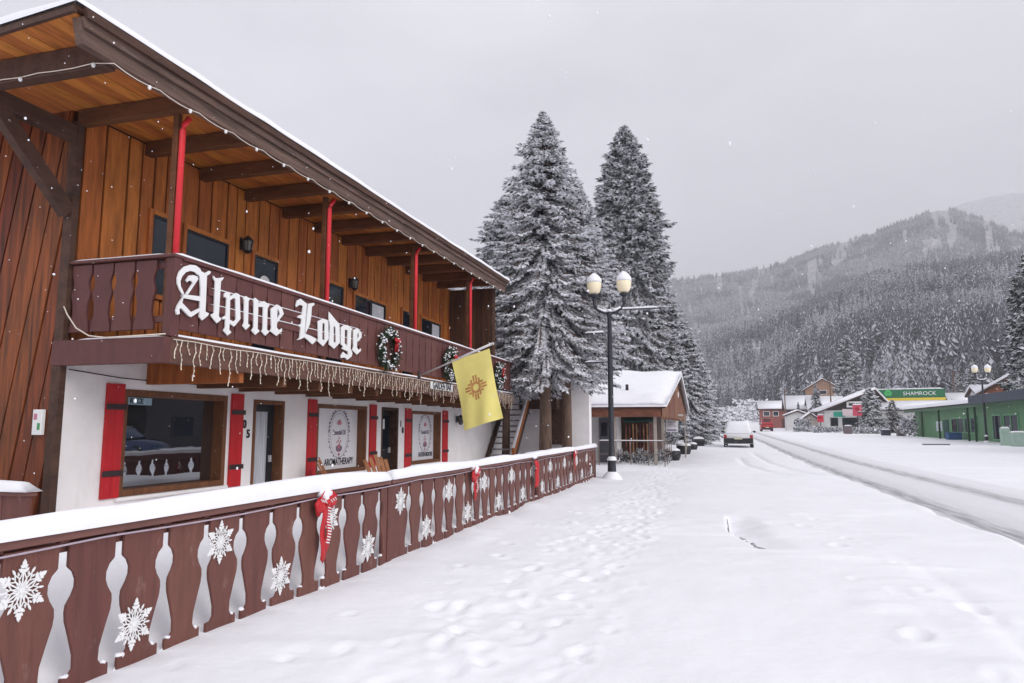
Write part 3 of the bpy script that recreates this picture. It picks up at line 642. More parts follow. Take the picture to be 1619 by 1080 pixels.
# ---- lattice snowflakes
def flake_mesh():
    m = MB(); d0, d1 = 0, .004
    def rot(p, a): c, s = math.cos(a), math.sin(a); return (p[0]*c-p[1]*s, p[0]*s+p[1]*c)
    def bar2(p, q, w, k=0.):
        dx, dy = q[0]-p[0], q[1]-p[1]; L = math.hypot(dx, dy); nx, ny = -dy/L*w/2, dx/L*w/2
        m.prism([(p[0]+nx, p[1]+ny), (q[0]+nx, q[1]+ny), (q[0]-nx, q[1]-ny), (p[0]-nx, p[1]-ny)], 0, d0, d1+k)
    def leaf(c, a, L, wd, k):
        pts = [(0, -.12), (.3, -.5), (.65, -.45), (1, 0), (.65, .45), (.3, .5), (0, .12)]
        m.prism([tuple(np.add(c, rot((u*L, v*wd), a))) for u, v in pts], 0, d0, d1+k)
    for i in range(6):
        a = math.pi/2+i*math.pi/3
        bar2(rot((.0, 0), a), rot((.115, 0), a), .008, .0007*i)
        leaf(rot((.122, 0), a), a, .046, .026, .001)                           # arm tip
        for s in (-1, 1):
            bar2(rot((.018, 0), a), rot((.058, .022*s), a), .0065, .0006); bar2(rot((.058, .022*s), a), rot((.100, .002*s), a), .0065, .0009)
            leaf(rot((.098, .002*s), a), a+s*1.0, .036, .020, .0013+.0003*s)   # side leaves of the arm
            leaf(rot((.120, .002*s), a), a+s*.9, .026, .017, .0017+.0003*s)
        h = a+math.pi/6
        bar2((0, 0), rot((.036, 0), h), .007, .0004); leaf(rot((.100, 0), h), h, .036, .013, .0021)
        for s in (-1, 1):
            bar2(rot((.036, 0), h), rot((.068, .013*s), h), .006, .0011); bar2(rot((.068, .013*s), h), rot((.102, 0), h), .006, .0015)
            leaf(rot((.082, .013*s), h), h+s*.45, .022, .010, .0024)
    ring_n = 12
    m.prism([(.016*math.cos(t*math.pi/6), .016*math.sin(t*math.pi/6)) for t in range(12)], 0, d0, .008)
    return m.mesh('snowflake', WHITEP)
fm = flake_mesh(); k = 0; y = 2.225
ORD = ['leftmost, cut by the photo edge', 'first', 'second', 'third', 'fourth', 'fifth', 'sixth', 'seventh', 'eighth', 'ninth', 'tenth', 'eleventh', 'twelfth', 'thirteenth']
hi = lo = 0
for k in range(25):
    y = 3.0+.7835*(k)-.0; up = (k % 2 == 0); z = (.66 if up else .275)+random.uniform(-.012, .012)
    if y > 21.5: break
    if up: hi += 1; n = hi
    else: lo += 1; n = lo
    o = bpy.data.objects.new('snowflake_ornament', fm); C.objects.link(o); o.location = (XF+.022, y, z); o.rotation_euler = (random.uniform(-.08, .08), 0, 0); o.scale = (1, .95, .95)
    o['label'] = f'white lattice snowflake {"high" if up else "low"} on the carved fence, {ORD[n]} {"upper" if up else "lower"} one from the left'; o['category'] = 'ornament'; o['group'] = 'white snowflakes on the fence'
# ---- ribbon bows
def bow(y, z, L, label, stripes=True, plain=False):
    t = T('ribbon_bow', label, 'bow', (XF+.05, y, z), 'red bows on the fence'); x = XF+.075
    if not plain:
        for s in (-1, 1):
            m = MB(); m.smooth = True; n = 12; vs = []
            for i in range(n+1):
                u = i/n; a = math.pi*u; r = math.sin(a)
                cy = y+s*(.015+.17*math.sin(a*.5)**.8*(1 if u < .5 else 1)*(1-abs(u-.5)*.2)*min(1, 2*u if u < .5 else 2-2*u)); cz = z-.01+.10*math.cos(a)*min(1, r+.25)+.015*s*0
                wdt = .03+.055*r
                for v in (-1, 1): vs.append((x+.02*r+v*wdt*.25, cy+v*.008, cz+v*wdt*.7))
            m.add(vs, [(2*i, 2*i+1, 2*i+3, 2*i+2) for i in range(n)]); lp = part('bow_loop', m, RED, t); so = lp.modifiers.new('thickness', 'SOLIDIFY'); so.thickness = .006
            m = MB(); m.smooth = True; m.blob((x+.015, y+s*.10, z-.005+.015*s), .026, .085, .070, 10, 7, .12); part('bow_loop', m, RED, t)
            if stripes:
                m = MB()
                for i in range(3): m.bar((x+.049, y+s*(.05+.035*i)-.02, z+.02+.008*i), (x+.047, y+s*(.05+.035*i)+.012, z-.005+.008*i), .005, .010, (1, 0, 0))
                part('white_stripe', m, WHITEP, lp)
        m = MB(); m.smooth = True; m.blob((x+.03, y, z), .03, .032, .034, 10, 6, .05); part('bow_knot', m, RED, t)
        tails = [(-.03, .085, L), (.055, .075, L*.84)]
    else: tails = [(0, .30, L)]
    for i, (dy, wd, LL) in enumerate(tails):
        m = MB(); n = 12; vs = []; m.smooth = True
        for j in range(n+1):
            u = j/n; w2 = wd*(1 if u < .9 or plain else 1); zz = z-LL*u; yy = y+dy+.006*math.sin(u*5+i); xx = x+.012+.012*math.sin(u*9+i*2)+(.035*math.sin(u*math.pi) if plain else 0)
            tip = (0 if j < n or plain else .04)
            for v in (-1, 0, 1): vs.append((xx+(.03 if plain and v == 0 else 0), yy+v*w2/2, zz+(tip*(1-abs(v))*-1)))
        m.add(vs, [(3*j+v, 3*j+v+1, 3*j+v+4, 3*j+v+3) for j in range(n) for v in (0, 1)]); tl = part('ribbon_tail', m, RED, t); so = tl.modifiers.new('thickness', 'SOLIDIFY'); so.thickness = .006
        if i == 1 and stripes:
            m = MB(); q = int(LL/.026)
            for j in range(q):
                zz = z-.03-.026*j
                if zz < z-LL+.03: break
                u = (z-zz)/LL; yy = y+dy+.006*math.sin(u*5+i); xx = x+.017+.012*math.sin(u*9+i*2)
                m.prism([(yy-wd*.42, zz), (yy-wd*.42, zz+.011), (yy+wd*.42, zz-.004), (yy+wd*.42, zz-.015)], 0, xx+.002, xx+.005)
            part('white_stripe', m, WHITEP, tl)
    m = MB(); m.smooth = True
    if not plain: m.blob((x-.005, y+.01, z+.078), .05, .10, .05, 9, 5, .2); m.blob((x+.02, y-.005, z+.035), .03, .035, .035, 7, 5, .2)
    else: m.blob((x-.01, y, z+.06), .04, .15, .04, 9, 5, .2)
    part('bow_snow', m, SNOW, t)
bow(5.93, .825, .50, 'big red bow with a candy striped tail on the near half of the fence')
bow(10.22, .825, .36, 'red bow with a pale striped tail near the middle of the fence')
bow(13.95, .86, .52, 'plain broad red ribbon hanging over the fence rail, between two bows', False, True)
bow(18.12, .85, .40, 'small red bow nearest the far end of the fence')
# ---- wreaths on the balcony
def wreath(y, z, r, label):
    t = T('wreath', label, 'wreath', (XB+.1, y, z-r), 'green wreaths on the balcony'); x = XB+.13
    mg = MB(); ms = MB()
    mg.smooth = True; mg.tube([(x-.02, y+(r-.09)*math.sin(k*.2618), z+(r-.09)*math.cos(k*.2618)) for k in range(25)], .05, 6, False); mg.smooth = False
    for i in range(1500):
        a = random.uniform(0, 2*math.pi); q = random.gauss(0, .045); d = random.gauss(0, .03)
        c = Vector((x+d, y+(r-.09+q)*math.sin(a), z+(r-.09+q)*math.cos(a)))
        dr = Vector((random.uniform(-.5, 1), math.sin(a)*random.uniform(-.3, 1)+math.cos(a)*random.uniform(0, 1), math.cos(a)*random.uniform(-.3, 1)-math.sin(a)*random.uniform(0, 1))).normalized()
        sd = dr.cross(Vector((random.random(), random.random(), random.random()))).normalized(); L = random.uniform(.04, .08)
        mg.add([c-sd*.012, c+sd*.012, c+dr*L+sd*.005, c+dr*L-sd*.005], [(0, 1, 2, 3)])
        if random.random() < .13: ms.blob(c+dr*L*.6+Vector((.012, 0, .012)), .022, .030, .016, 5, 3, .3)
    part('greenery', mg, GREENN, t); part('wreath_snow', ms, SNOW, t)
    m = MB(); m.smooth = True; by, bz2 = y+.2*r/.4, z+.17*r/.4
    for s in (-1, 1): m.blob((x+.07, by+s*.06, bz2+.02), .03, .065, .045, 8, 5, .15)
    m.blob((x+.09, by, bz2), .025, .025, .025, 7, 5)
    m.bar((x+.06, by-.02, bz2), (x+.05, by-.08, bz2-.2), .035, .008); m.bar((x+.06, by+.02, bz2), (x+.05, by+.05, bz2-.2), .035, .008); part('red_bow', m, RED, t)
wreath(12.19, 2.98, .41, 'snowy green wreath with red bow just right of the gothic letters')
wreath(15.45, 2.97, .40, 'snowy green wreath half hidden behind the flag pole')
wreath(19.4, 3.0, .38, 'snowy green wreath past the yellow flag at the balcony end')
# ---- wooden chairs behind the fence
ADW = mat('chair wood', (.36, .15, .06), .65, .3, 6., (2, 2, .5), island=.15, bump=.2)
def chair(y, x, rz, label):
    t = T('garden_chair', label, 'chair', (0, 0, 0), 'wooden chairs behind the fence')
    for i in range(5):
        m = MB(); u = (i-2)*.105; top = .98-.05*abs(i-2)
        m.hexa([(-.12, u-.045, .34), (-.10, u-.045, .34), (-.10, u+.045, .34), (-.12, u+.045, .34)], [(-.44, u*1.25-.048, top), (-.42, u*1.25-.048, top), (-.42, u*1.25+.048, top), (-.44, u*1.25+.048, top)]); part('back_slat', m, ADW, t, .004)
    m = MB()
    for i in range(5): m.box(-.12+.11*i, -.27, .33+.02*i, -.02+.11*i, .27, .35+.02*i)
    part('seat', m, ADW, t, .004)
    for s in (-1, 1):
        m = MB(); m.box(-.38, s*.33-.06, .56, .42, s*.33+.06, .585); part('armrest', m, ADW, t, .004)
        m = MB(); m.box(.34, s*.32-.02, 0, .42, s*.32+.02, .559); part('leg', m, ADW, t, .004)
        m = MB(); m.hexa([(-.5, s*.29-.015, 0), (-.40, s*.29-.015, 0), (-.40, s*.29+.015, 0), (-.5, s*.29+.015, 0)], [(.30, s*.29-.015, .30), (.33, s*.29-.015, .42), (.33, s*.29+.015, .42), (.30, s*.29+.015, .30)]); part('leg', m, ADW, t, .004)
    t.location = (x, y, -.02); t.rotation_euler = (0, 0, rz)
chair(13.25, -6.35, R(-25), 'orange brown wooden garden chair in front of the dark open door')
chair(12.1, -6.75, R(25), 'brown wooden garden chair in front of the aromatherapy window')

# ================================================================== GROUND
def grow(a, b, s0, r):
    o = [a]; s = s0
    while o[-1] < b: o.append(o[-1]+s); s *= r
    return o
xp = grow(4.0, 9000, .08, 1.06); xn = [-v for v in grow(3.9, 9000, .1, 1.09)]
gx = np.array(sorted(set([round(v, 4) for v in xn+list(np.arange(-6.0, 4.0, .042))+xp])))
gyv = np.array(sorted(set([round(v, 4) for v in [-v for v in grow(.0, 9000, .5, 1.15)][1:]+list(np.arange(0, 14, .042))+grow(14, 9000, .06, 1.012)])))
GX, GY = np.meshgrid(gx, gyv)
road_l, road_r = 3.86, 7.4
def lumps(x, y):
    return .05*(vnoise(x*.35+7, y*.22)-.5)+.022*(vnoise(x*1.1, y*.8+30)-.5)+.010*(vnoise(x*3.1, y*2.6)-.5)
prints = []
def trail(pts, n, spread, size=1.):
    pts = np.array(pts, float); seg = np.r_[0, np.cumsum(np.linalg.norm(np.diff(pts, axis=0), axis=1))]
    for i in range(n):
        s = seg[-1]*(i+random.random()*.6)/n; px = np.interp(s, seg, pts[:, 0]); py = np.interp(s, seg, pts[:, 1])
        prints.append((px+random.gauss(0, spread), py+random.gauss(0, .1), random.uniform(-.25, .25), size*random.choice((.4, .55, .7, .9))*random.uniform(.8, 1.2), random.uniform(.005, .026)))
trail([(-.95, 2.4), (-1.15, 7), (-1.2, 11), (-1.55, 18), (-2.1, 28), (-2.3, 45)], 330, .22)
trail([(-1.7, 2.4), (-1.75, 8), (-1.5, 13), (-1.75, 22), (-2.0, 40)], 240, .28)
trail([(-2.5, 3.0), (-2.2, 7), (-1.9, 12), (-1.8, 20)], 110, .4)
trail([(1.5, 3.5), (1.8, 7), (1.7, 10), (1.5, 14)], 34, .25)
Z = lumps(GX, GY)
Z += .05*np.exp(-((GX-XF)/.5)**2)*(vnoise(GY*.8, GY*0)+.2)        # drift against the fence
Z -= .035*np.exp(-((GX+1.55)/.75)**2)*sstep(60, 30, GY)*1.0                # the trodden line along the pavement
for (px, py, a, s, dep) in prints:
    i0, i1 = np.searchsorted(gx, [px-.4, px+.4]); j0, j1 = np.searchsorted(gyv, [py-.5, py+.5])
    x = GX[j0:j1, i0:i1]-px; y = GY[j0:j1, i0:i1]-py; c, sn = math.cos(a), math.sin(a); u = (x*c-y*sn)/(.085*s); v = (x*sn+y*c)/(.17*s); q = u*u+v*v
    ex = 3.2 if (px*17.3+py*5.1) % 1 < .4 else 1.6; Z[j0:j1, i0:i1] += -dep*(.85 if ex > 2 else 1)*np.exp(-q**ex)+dep*.45*np.exp(-((np.sqrt(q)-1.45)/.4)**2)
path = np.exp(-((GX+1.55)/.85)**4)*sstep(60, 35, GY)
Z += path*(.020*(vnoise(GX*5.5, GY*3.2)-.5)+.016*(vnoise(GX*11, GY*7)-.5)+.020*(vnoise(GX*2.1+9, GY*1.2)-.5))
Z += (.006*(vnoise(GX*7+40, GY*5)-.5)+.030*sstep(.62, .80, vnoise(GX*.55+60, GY*.9+17))*(vnoise(GX*2.3, GY*4.1+5)))*sstep(60, 30, GY)
# snow bank added behind the fence so its slots catch light and read whiter
Z += .55*sstep(XF-.02, XF-1.0, GX)*sstep(-5.9, -5.1, GX)*sstep(23, 21.6, GY)*sstep(-.5, .5, GY)*(.85+.3*vnoise(GX*1.3, GY*.9))
# hole where the kerb edge shows, old tyre lines curving in
kx = .14+.30*sstep(11.4, 9.8, GY)
Z -= .085*sstep(kx-.02, kx+.05, GX)*sstep(kx+.62, kx+.1, GX)*sstep(9.5, 10.1, GY)*sstep(13.5, 12.8, GY)
for (pts, wd, dep) in [([(1.15, 40), (1.2, 32), (1.7, 27), (2.6, 23.5)], .17, .06), ([(2.0, 46), (2.25, 34), (2.7, 28), (3.6, 24)], .17, .055), ([(1.9, 4), (2.1, 8), (1.9, 11)], .10, .02)]:
    P = np.array(pts[::-1] if pts[0][1] > pts[-1][1] else pts, float); cx = np.interp(GY, P[:, 1], P[:, 0]); fade = sstep(P[0, 1], P[0, 1]+2, GY)*sstep(P[-1, 1], P[-1, 1]-4, GY)
    Z -= dep*fade*np.exp(-((GX-cx)/wd)**2)
for (cx, cy, rx, ry, hh) in [(1.2, 9.2, .5, .12, .03), (2.0, 8.7, .5, .1, .03), (1.6, 12.6, .6, .2, .02), (.2, 9.6, .4, .1, .02), (1.7, 5.2, .5, .25, .05), (2.0, 6.3, .3, .4, .03)]:
    Z += hh*np.exp(-((GX-cx)/rx)**2-((GY-cy)/ry)**2)
near = sstep(150, 60, GY); far = (np.abs(GX) < 400)
rough = np.where((GX > road_l-.3) & (GX < road_r+.3), 0, 1)
_rl = road_l+.16*(vnoise(GY*.7, GY*0+2)-.5)+.10*(vnoise(GY*2.3, GY*0+8)-.5)
bed = sstep(_rl-.22, _rl+.02, GX)*sstep(road_r+.9, road_r-.1, GX)
Z = g(GY)+Z*(1-bed)*np.where(far, 1, 0)-.045*bed+.012*np.exp(-((GX-road_l+.2)/.12)**2)*vnoise(GY*1.7, GY*0+3)*near
Z += .10*sstep(10.5, 13, GX)*sstep(3, 25, GY)*(vnoise(GX*.3, GY*.2))
Z = np.where(GY < -1, Z-.0, Z)
def gridmesh(name, X, Y, Zz, m):
    ny, nx = X.shape; me = bpy.data.meshes.new(name); n = nx*ny
    idx = np.arange(n).reshape(ny, nx); q = np.stack([idx[:-1, :-1], idx[:-1, 1:], idx[1:, 1:], idx[1:, :-1]], -1).reshape(-1, 4)
    me.vertices.add(n); me.vertices.foreach_set('co', np.stack([X, Y, Zz], -1).astype(np.float32).ravel())
    me.loops.add(q.size); me.loops.foreach_set('vertex_index', q.ravel().astype(np.int32))
    me.polygons.add(len(q)); me.polygons.foreach_set('loop_start', np.arange(0, q.size, 4, dtype=np.int32)); me.polygons.foreach_set('use_smooth', np.ones(len(q), bool))
    me.materials.append(m); me.update(calc_edges=True); return me
struct('ground', gridmesh('ground', GX, GY, Z, SNOWG))
# the driven lane: thin packed snow and slush with two darker wheel tracks
def lane_mat():
    m = bpy.data.materials.new('packed lane'); m.use_nodes = True; nt = m.node_tree; N = nt.nodes; L = nt.links; b = N['Principled BSDF']; b.inputs['Roughness'].default_value = .5
    tc = N.new('ShaderNodeTexCoord'); sp = N.new('ShaderNodeSeparateXYZ'); L.new(tc.outputs['Object'], sp.inputs[0])
    nz = N.new('ShaderNodeTexNoise'); mp = N.new('ShaderNodeMapping'); mp.inputs['Scale'].default_value = (2.6, .12, 1); L.new(tc.outputs['Object'], mp.inputs[0]); L.new(mp.outputs[0], nz.inputs['Vector']); nz.inputs['Scale'].default_value = 1; nz.inputs['Detail'].default_value = 7; nz.inputs['Roughness'].default_value = .7
    nz3 = N.new('ShaderNodeTexNoise'); mp3 = N.new('ShaderNodeMapping'); mp3.inputs['Scale'].default_value = (9, .7, 1); L.new(tc.outputs['Object'], mp3.inputs[0]); L.new(mp3.outputs[0], nz3.inputs['Vector']); nz3.inputs['Scale'].default_value = 1; nz3.inputs['Detail'].default_value = 5
    cr = N.new('ShaderNodeValToRGB'); e = cr.color_ramp
    stops = [(0, .60), (.03, .34), (.07, .30), (.11, .42), (.17, .70), (.36, .80), (.50, .80), (.545, .62), (.585, .38), (.66, .42), (.72, .74), (.80, .84), (1, .86)]
    while len(e.elements) < len(stops): e.elements.new(.5)
    for el, (p, v) in zip(e.elements, stops): el.position = p; el.color = (v*.97, v*.96, v*1.0, 1)
    mr = N.new('ShaderNodeMapRange'); mr.inputs['From Min'].default_value = road_l; mr.inputs['From Max'].default_value = road_r
    jit = N.new('ShaderNodeMath'); jit.operation = 'MULTIPLY_ADD'; jit.inputs[1].default_value = .36; L.new(nz.outputs['Fac'], jit.inputs[0]); L.new(sp.outputs[0], jit.inputs[2])
    sub = N.new('ShaderNodeMath'); sub.operation = 'SUBTRACT'; sub.inputs[1].default_value = .18; L.new(jit.outputs[0], sub.inputs[0]); L.new(sub.outputs[0], mr.inputs['Value']); L.new(mr.outputs[0], cr.inputs['Fac'])
    mx = N.new('ShaderNodeMix'); mx.data_type = 'RGBA'; mx.inputs['B'].default_value = (.80, .79, .83, 1)
    r2 = N.new('ShaderNodeMapRange'); r2.inputs['From Min'].default_value = .42; r2.inputs['From Max'].default_value = .72; r2.inputs['To Max'].default_value = .75; L.new(nz3.outputs['Fac'], r2.inputs['Value']); L.new(r2.outputs[0], mx.inputs['Factor'])
    L.new(cr.outputs[0], mx.inputs['A']); L.new(mx.outputs['Result'], b.inputs['Base Color'])
    bp = N.new('ShaderNodeBump'); bp.inputs['Strength'].default_value = .5; bp.inputs['Distance'].default_value = .03; L.new(nz3.outputs['Fac'], bp.inputs['Height']); L.new(bp.outputs['Normal'], b.inputs['Normal']); return m
rx = np.arange(road_l-.30, road_r+.05, .11); ry = np.array(grow(-8, 430, .25, 1.008)); RX, RY = np.meshgrid(rx, ry)
RZ = g(RY)-.030-.03*sstep(road_r-.15, road_r+.05, RX)+.010*vnoise(RX*2.2, RY*.4)+.012*(vnoise(RX*5, RY*1.1)-.5)-.012*np.exp(-((RX-4.25)/.25)**2)-.012*np.exp(-((RX-6.15)/.3)**2)
struct('road', gridmesh('road', RX, RY, RZ, lane_mat()))
# the bare kerb corner poking out of the hole
m = MB(); zk = float(lumps(np.array(.1), np.array(12.)))
m.hexa([(.125, 11.2, -.2), (.175, 11.2, -.2), (.175, 13.0, -.2), (.125, 13.0, -.2)], [(.125, 11.2, zk-.012), (.165, 11.2, zk-.02), (.165, 13.0, zk-.03), (.125, 13.0, zk-.02)])
m2 = MB(); m2.smooth = True
for i in range(70):
    u = random.random()**.8; yy = 11.2-1.35*u; xx = .20+.36*u+random.uniform(-.04, .10); m2.blob((xx, yy, zk-.075+random.uniform(0, .02)), random.uniform(.012, .035), random.uniform(.03, .08), .012, 6, 4, .3)
t = T('kerb_edge', 'bare grey kerb edge showing through a hole in the snow', 'kerb', (.2, 11.5, 0)); part('kerb_stone', m, mat('wet kerb stone', (.16, .15, .16), .6, .4, 14., bump=.5), t, .01); part('ice_crumbs', m2, mat('dirty ice', (.42, .41, .44), .4, .35, 12.), t)

# ================================================================== TREES
def needles(mb, ms, p, d, L, wd, snow, tris=7):
    """one twig: a few blades of needles round an axis and, often, a pad of snow on top of it"""
    up = Vector((0, 0, 1)); sd = d.cross(up)
    if sd.length < .05: sd = Vector((1, 0, 0))
    sd.normalize(); n = sd.cross(d)
    a0 = random.random()*3
    for k in range(3):
        a = a0+k*math.pi/3; q = sd*math.cos(a)+n*math.sin(a); M_ = ms if random.random() < snow*.66 else mb
        M_.add([p, p+d*L*.35+q*wd*.5, p+d*L, p+d*L*.35-q*wd*.5], [(0, 1, 2, 3)])
    for k in range(tris):
        u = random.uniform(.05, .95); a = random.uniform(0, 6.28); q = sd*math.cos(a)+n*math.sin(a); b = p+d*L*u; t_ = b+(q*.8+d*.7)*wd*random.uniform(.6, 1.1)
        (ms if random.random() < snow*.72 else mb).add([b-d*wd*.10, b+d*wd*.10, t_], [(0, 1, 2)])
    if random.random() < snow:
        w = wd*random.uniform(.4, .75); h = wd*random.uniform(.25, .5); u0 = random.uniform(.0, .25); u1 = random.uniform(.6, 1.05); a = p+d*L*u0+up*.006; b = p+d*L*u1; c = (a+b)/2
        ms.add([a, c+sd*w+up*h*.1, b, c-sd*w+up*h*.1, c+up*h], [(0, 1, 4), (1, 2, 4), (2, 3, 4), (3, 0, 4)])
def spruce(loc, h, r, zc, seed, nb, snow, label, twig=.24, wd=.09, lean=0., cat='tree', tops=1, group=None, dens=1., stem=.16, shape=.85, name='spruce_tree', tris=7, low=.62):
    random.seed(seed)
    O = Vector((0, 0, 0)); t = T(name, label, cat, tuple(O), group)
    mt = MB(); mt.smooth = True
    mt.tube([(.0, 0, -.1), (stem*.1, 0, zc*.5), (0, stem*.2, zc+(h-zc)*.3), (lean, 0, h*.97)], [stem*1.15, stem, stem*.45, .01], 10)
    mb = MB(); ms = MB()
    stems = [(0, 0, h, 1.)]
    for k in range(1, tops): stems.append((random.uniform(-.3, .3)*r-.25*r*(k == 1), random.uniform(-.3, .3)*r, h*(1-.045*k-.02*random.random()), .5))
    for (sx, sy, hh, sc) in stems:
        n = int(nb*sc)
        for i in range(n):
            t_ = (i+random.random())/n; t_ = t_**1.15 if sc == 1 else .45+.55*t_
            z = zc+(hh-zc)*t_; az = i*2.39996+random.uniform(-.5, .5)
            L = r*sc**.6*((1-t_)**shape*random.uniform(.72, 1.12)+.012)
            L *= min(1, low+(1-low)*t_/.28)
            L *= .66+.62*float(vnoise(az*1.0+seed, z*.62*11/h+seed)); L = max(L, .07); kt = min(1, .30+L/1.1)
            el = .35*t_-.22+random.uniform(-.12, .12)
            d0 = Vector((math.cos(az)*math.cos(el), math.sin(az)*math.cos(el), math.sin(el)))
            p = Vector((sx+lean*t_, sy, z)); ns = max(3, int(L/.13)); step = L/ns; d = d0.copy(); b0 = p.copy(); pts = [p.copy()]
            for s in range(ns):
                u = s/ns; d = (d+Vector((0, 0, -.085 if u < .55 else .11))).normalized(); p = p+d*step; pts.append(p.copy())
                if u > .07 or L < .5:
                    sd = d.cross(Vector((0, 0, 1))).normalized()
                    for sg in (-1, 1):
                        for q in range(2 if random.random() < dens else 1):
                            td = (d*random.uniform(.5, 1.1)+sd*sg*random.uniform(.4, 1.)+Vector((0, 0, random.uniform(-.5, .28)))).normalized()
                            tl = kt*twig*random.uniform(.6, 1.15)*(1.25-.6*u)
                            needles(mb, ms, p+sd*sg*.01, td, min(tl, L*.8+.06), wd*random.uniform(.75, 1.2), snow*(.6+.6*u), tris)
                    if random.random() < .5: needles(mb, ms, p, (d+Vector((0, 0, -.8))).normalized(), twig*.8*kt, wd, snow*.3, tris)
            needles(mb, ms, p, d, twig*.9*kt, wd, snow, tris)
            if L > .5: mt.tube([b0, pts[len(pts)//2], pts[-1]], [.02+.012*L, .014, .004], 4)
    needles(mb, ms, Vector((lean, 0, h*.96)), Vector((0, 0, 1)), h*.05, .06, 0)
    part('trunk', mt, BARK, t); c = part('crown', mb, NEEDLE, t)
    part('crown_snow', ms, SNOW, c)
    t.location = loc; random.seed(seed+1); return t
bark_groups = 'snowy spruces beside the lodge'
def ax(px, Y): return float(on_y(px, 677, Y)[0])
def az_(py, px, Y): return float(on_y(px, py, Y)[2])
spruce((-5.27, 22.5, 0), 12.2, 3.4, 3.9, 101, 780, 1.22, 'tallest snow dusted spruce rising beside the lodge', .25, .08, stem=.19, dens=1., shape=.92)
spruce((-4.80, 23.7, 0), 9.9, 2.8, 3.9, 102, 480, 1.22, 'slimmer snowy spruce on the right of the tallest one, behind the street lamp', .25, .085, stem=.16, lean=.5, dens=1., shape=.9)
spruce((-7.0, 23.9, 0), 9.9, 3.0, 3.6, 107, 460, 1.22, 'snowy spruce on the left of the tallest one, behind the end of the lodge eave', .25, .085, stem=.13, lean=.0, dens=1., shape=.8)
spruce((ax(996, 47), 47, .1), 22.0, 7.3, 5.2, 103, 980, .85, 'dark twin topped spruce behind the street lamp and the shop roof', .46, .15, tops=2, stem=.3, dens=1., shape=.9, tris=6)
spruce((ax(1084, 58), 58, .2), az_(508, 1084, 58), 3.2, 1., 104, 420, 1., 'broad snowy spruce past the shop gable, in front of the hill', .40, .16, dens=.9, tris=5, shape=.8)
spruce((ax(1109, 66), 66, .3), az_(566, 1109, 66), 2.3, .5, 105, 320, 1., 'low snowy spruce at the right end of the trees along the pavement', .4, .17, dens=.8, tris=5)
spruce((ax(1062, 75), 75, .4), az_(500, 1062, 75), 4.2, 1., 106, 320, .9, 'grey snowy spruce standing furthest up the pavement', .5, .22, dens=.8, tris=4)

# ================================================================== STREET LAMPS
def lamp(X, Y, label, bars, s=1.):
    z0 = float(g(Y)); t = T('street_lamp', label, 'street lamp', (X, Y, z0), 'twin globe street lamps')
    m = MB(); m.smooth = True; m.lathe([(.16, -.1), (.16, .12), (.13, .2), (.12, .5), (.145, .55), (.10, .62), (.085, 1.0), (.08, 3.2), (.065, 4.9), (.09, 4.95), (.09, 5.02), (.06, 5.06)], (X, Y, z0), 14)
    part('pole', m, POSTB, t)
    m = MB(); m.smooth = True
    for sg in (-1, 1):
        m.tube([(X, Y, z0+4.98), (X+sg*.2, Y, z0+5.04), (X+sg*.38, Y, z0+5.14), (X+sg*.46, Y, z0+5.3), (X+sg*.46, Y, z0+5.56)], [.05, .045, .045, .05, .07], 8)
        m.lathe([(.06, 5.5), (.13, 5.55), (.14, 5.6), (.11, 5.62)], (X+sg*.46, Y, z0), 12)
    m.lathe([(.05, 5.05), (.03, 5.2), (.005, 5.3)], (X, Y, z0), 8); part('arm', m, POSTB, t)
    for sg in (-1, 1):
        m = MB(); m.smooth = True; c = (X+sg*.46, Y, z0); m.lathe([(.09, 5.62), (.17, 5.68), (.218, 5.82), (.228, 5.94), (.212, 6.04), (.18, 6.10), (.02, 6.22)], c, 20); gl = part('lamp_globe', m, GLOBE, t)
        m = MB(); m.smooth = True; m.lathe([(.234, 5.98), (.236, 6.03), (.218, 6.10), (.165, 6.18), (.09, 6.25), (.03, 6.29), (.005, 6.295)], c, 20); part('globe_snow', m, SNOW, gl)
    for (sg, zz, L) in bars:
        m = MB(); ms = MB(); m.bar((X+sg*.05, Y, z0+zz), (X+sg*L, Y, z0+zz), .03, .03); m.blob((X+sg*L, Y, z0+zz), .03, .03, .03, 6, 4); ms.snowbar((X+sg*.1, Y, z0+zz+.015), (X+sg*L, Y, z0+zz+.015), .06, .055, 40+zz); ba = part('banner_arm', m, POSTB, t); part('arm_snow', ms, SNOW, ba)
    for sg in (-1, 1): m = MB(); m.smooth = True; m.tube([(X+sg*.06, Y, z0+5.05), (X+sg*.22, Y, z0+5.10), (X+sg*.36, Y, z0+5.18)], .045, 6); part('arm_snow', m, SNOW, t)
    m = MB(); m.smooth = True; m.blob((X, Y, z0+5.08), .09, .09, .06); part('top_snow', m, SNOW, t)
    m = MB(); m.smooth = True; m.lathe([(.32, -.05), (.30, .03), (.24, .11), (.18, .17), (.15, .20), (.14, .21)], (X, Y, z0), 12); part('base_snow', m, SNOW, t); m = MB(); m.smooth = True; m.lathe([(.15, .54), (.15, .58), (.11, .64), (.09, .68)], (X, Y, z0), 10); part('collar_snow', m, SNOW, t)
lamp(-2.99, 21.5, 'tall twin globe street lamp with snow capped cream globes at the fence end', [(-1, 4.4, .78), (-1, 3.5, .78), (1, 5.1, 1.55)])
lamp(20.8, 65, 'distant twin globe street lamp in front of the green building', [(1, 3.9, .7), (1, 3.3, .7)])

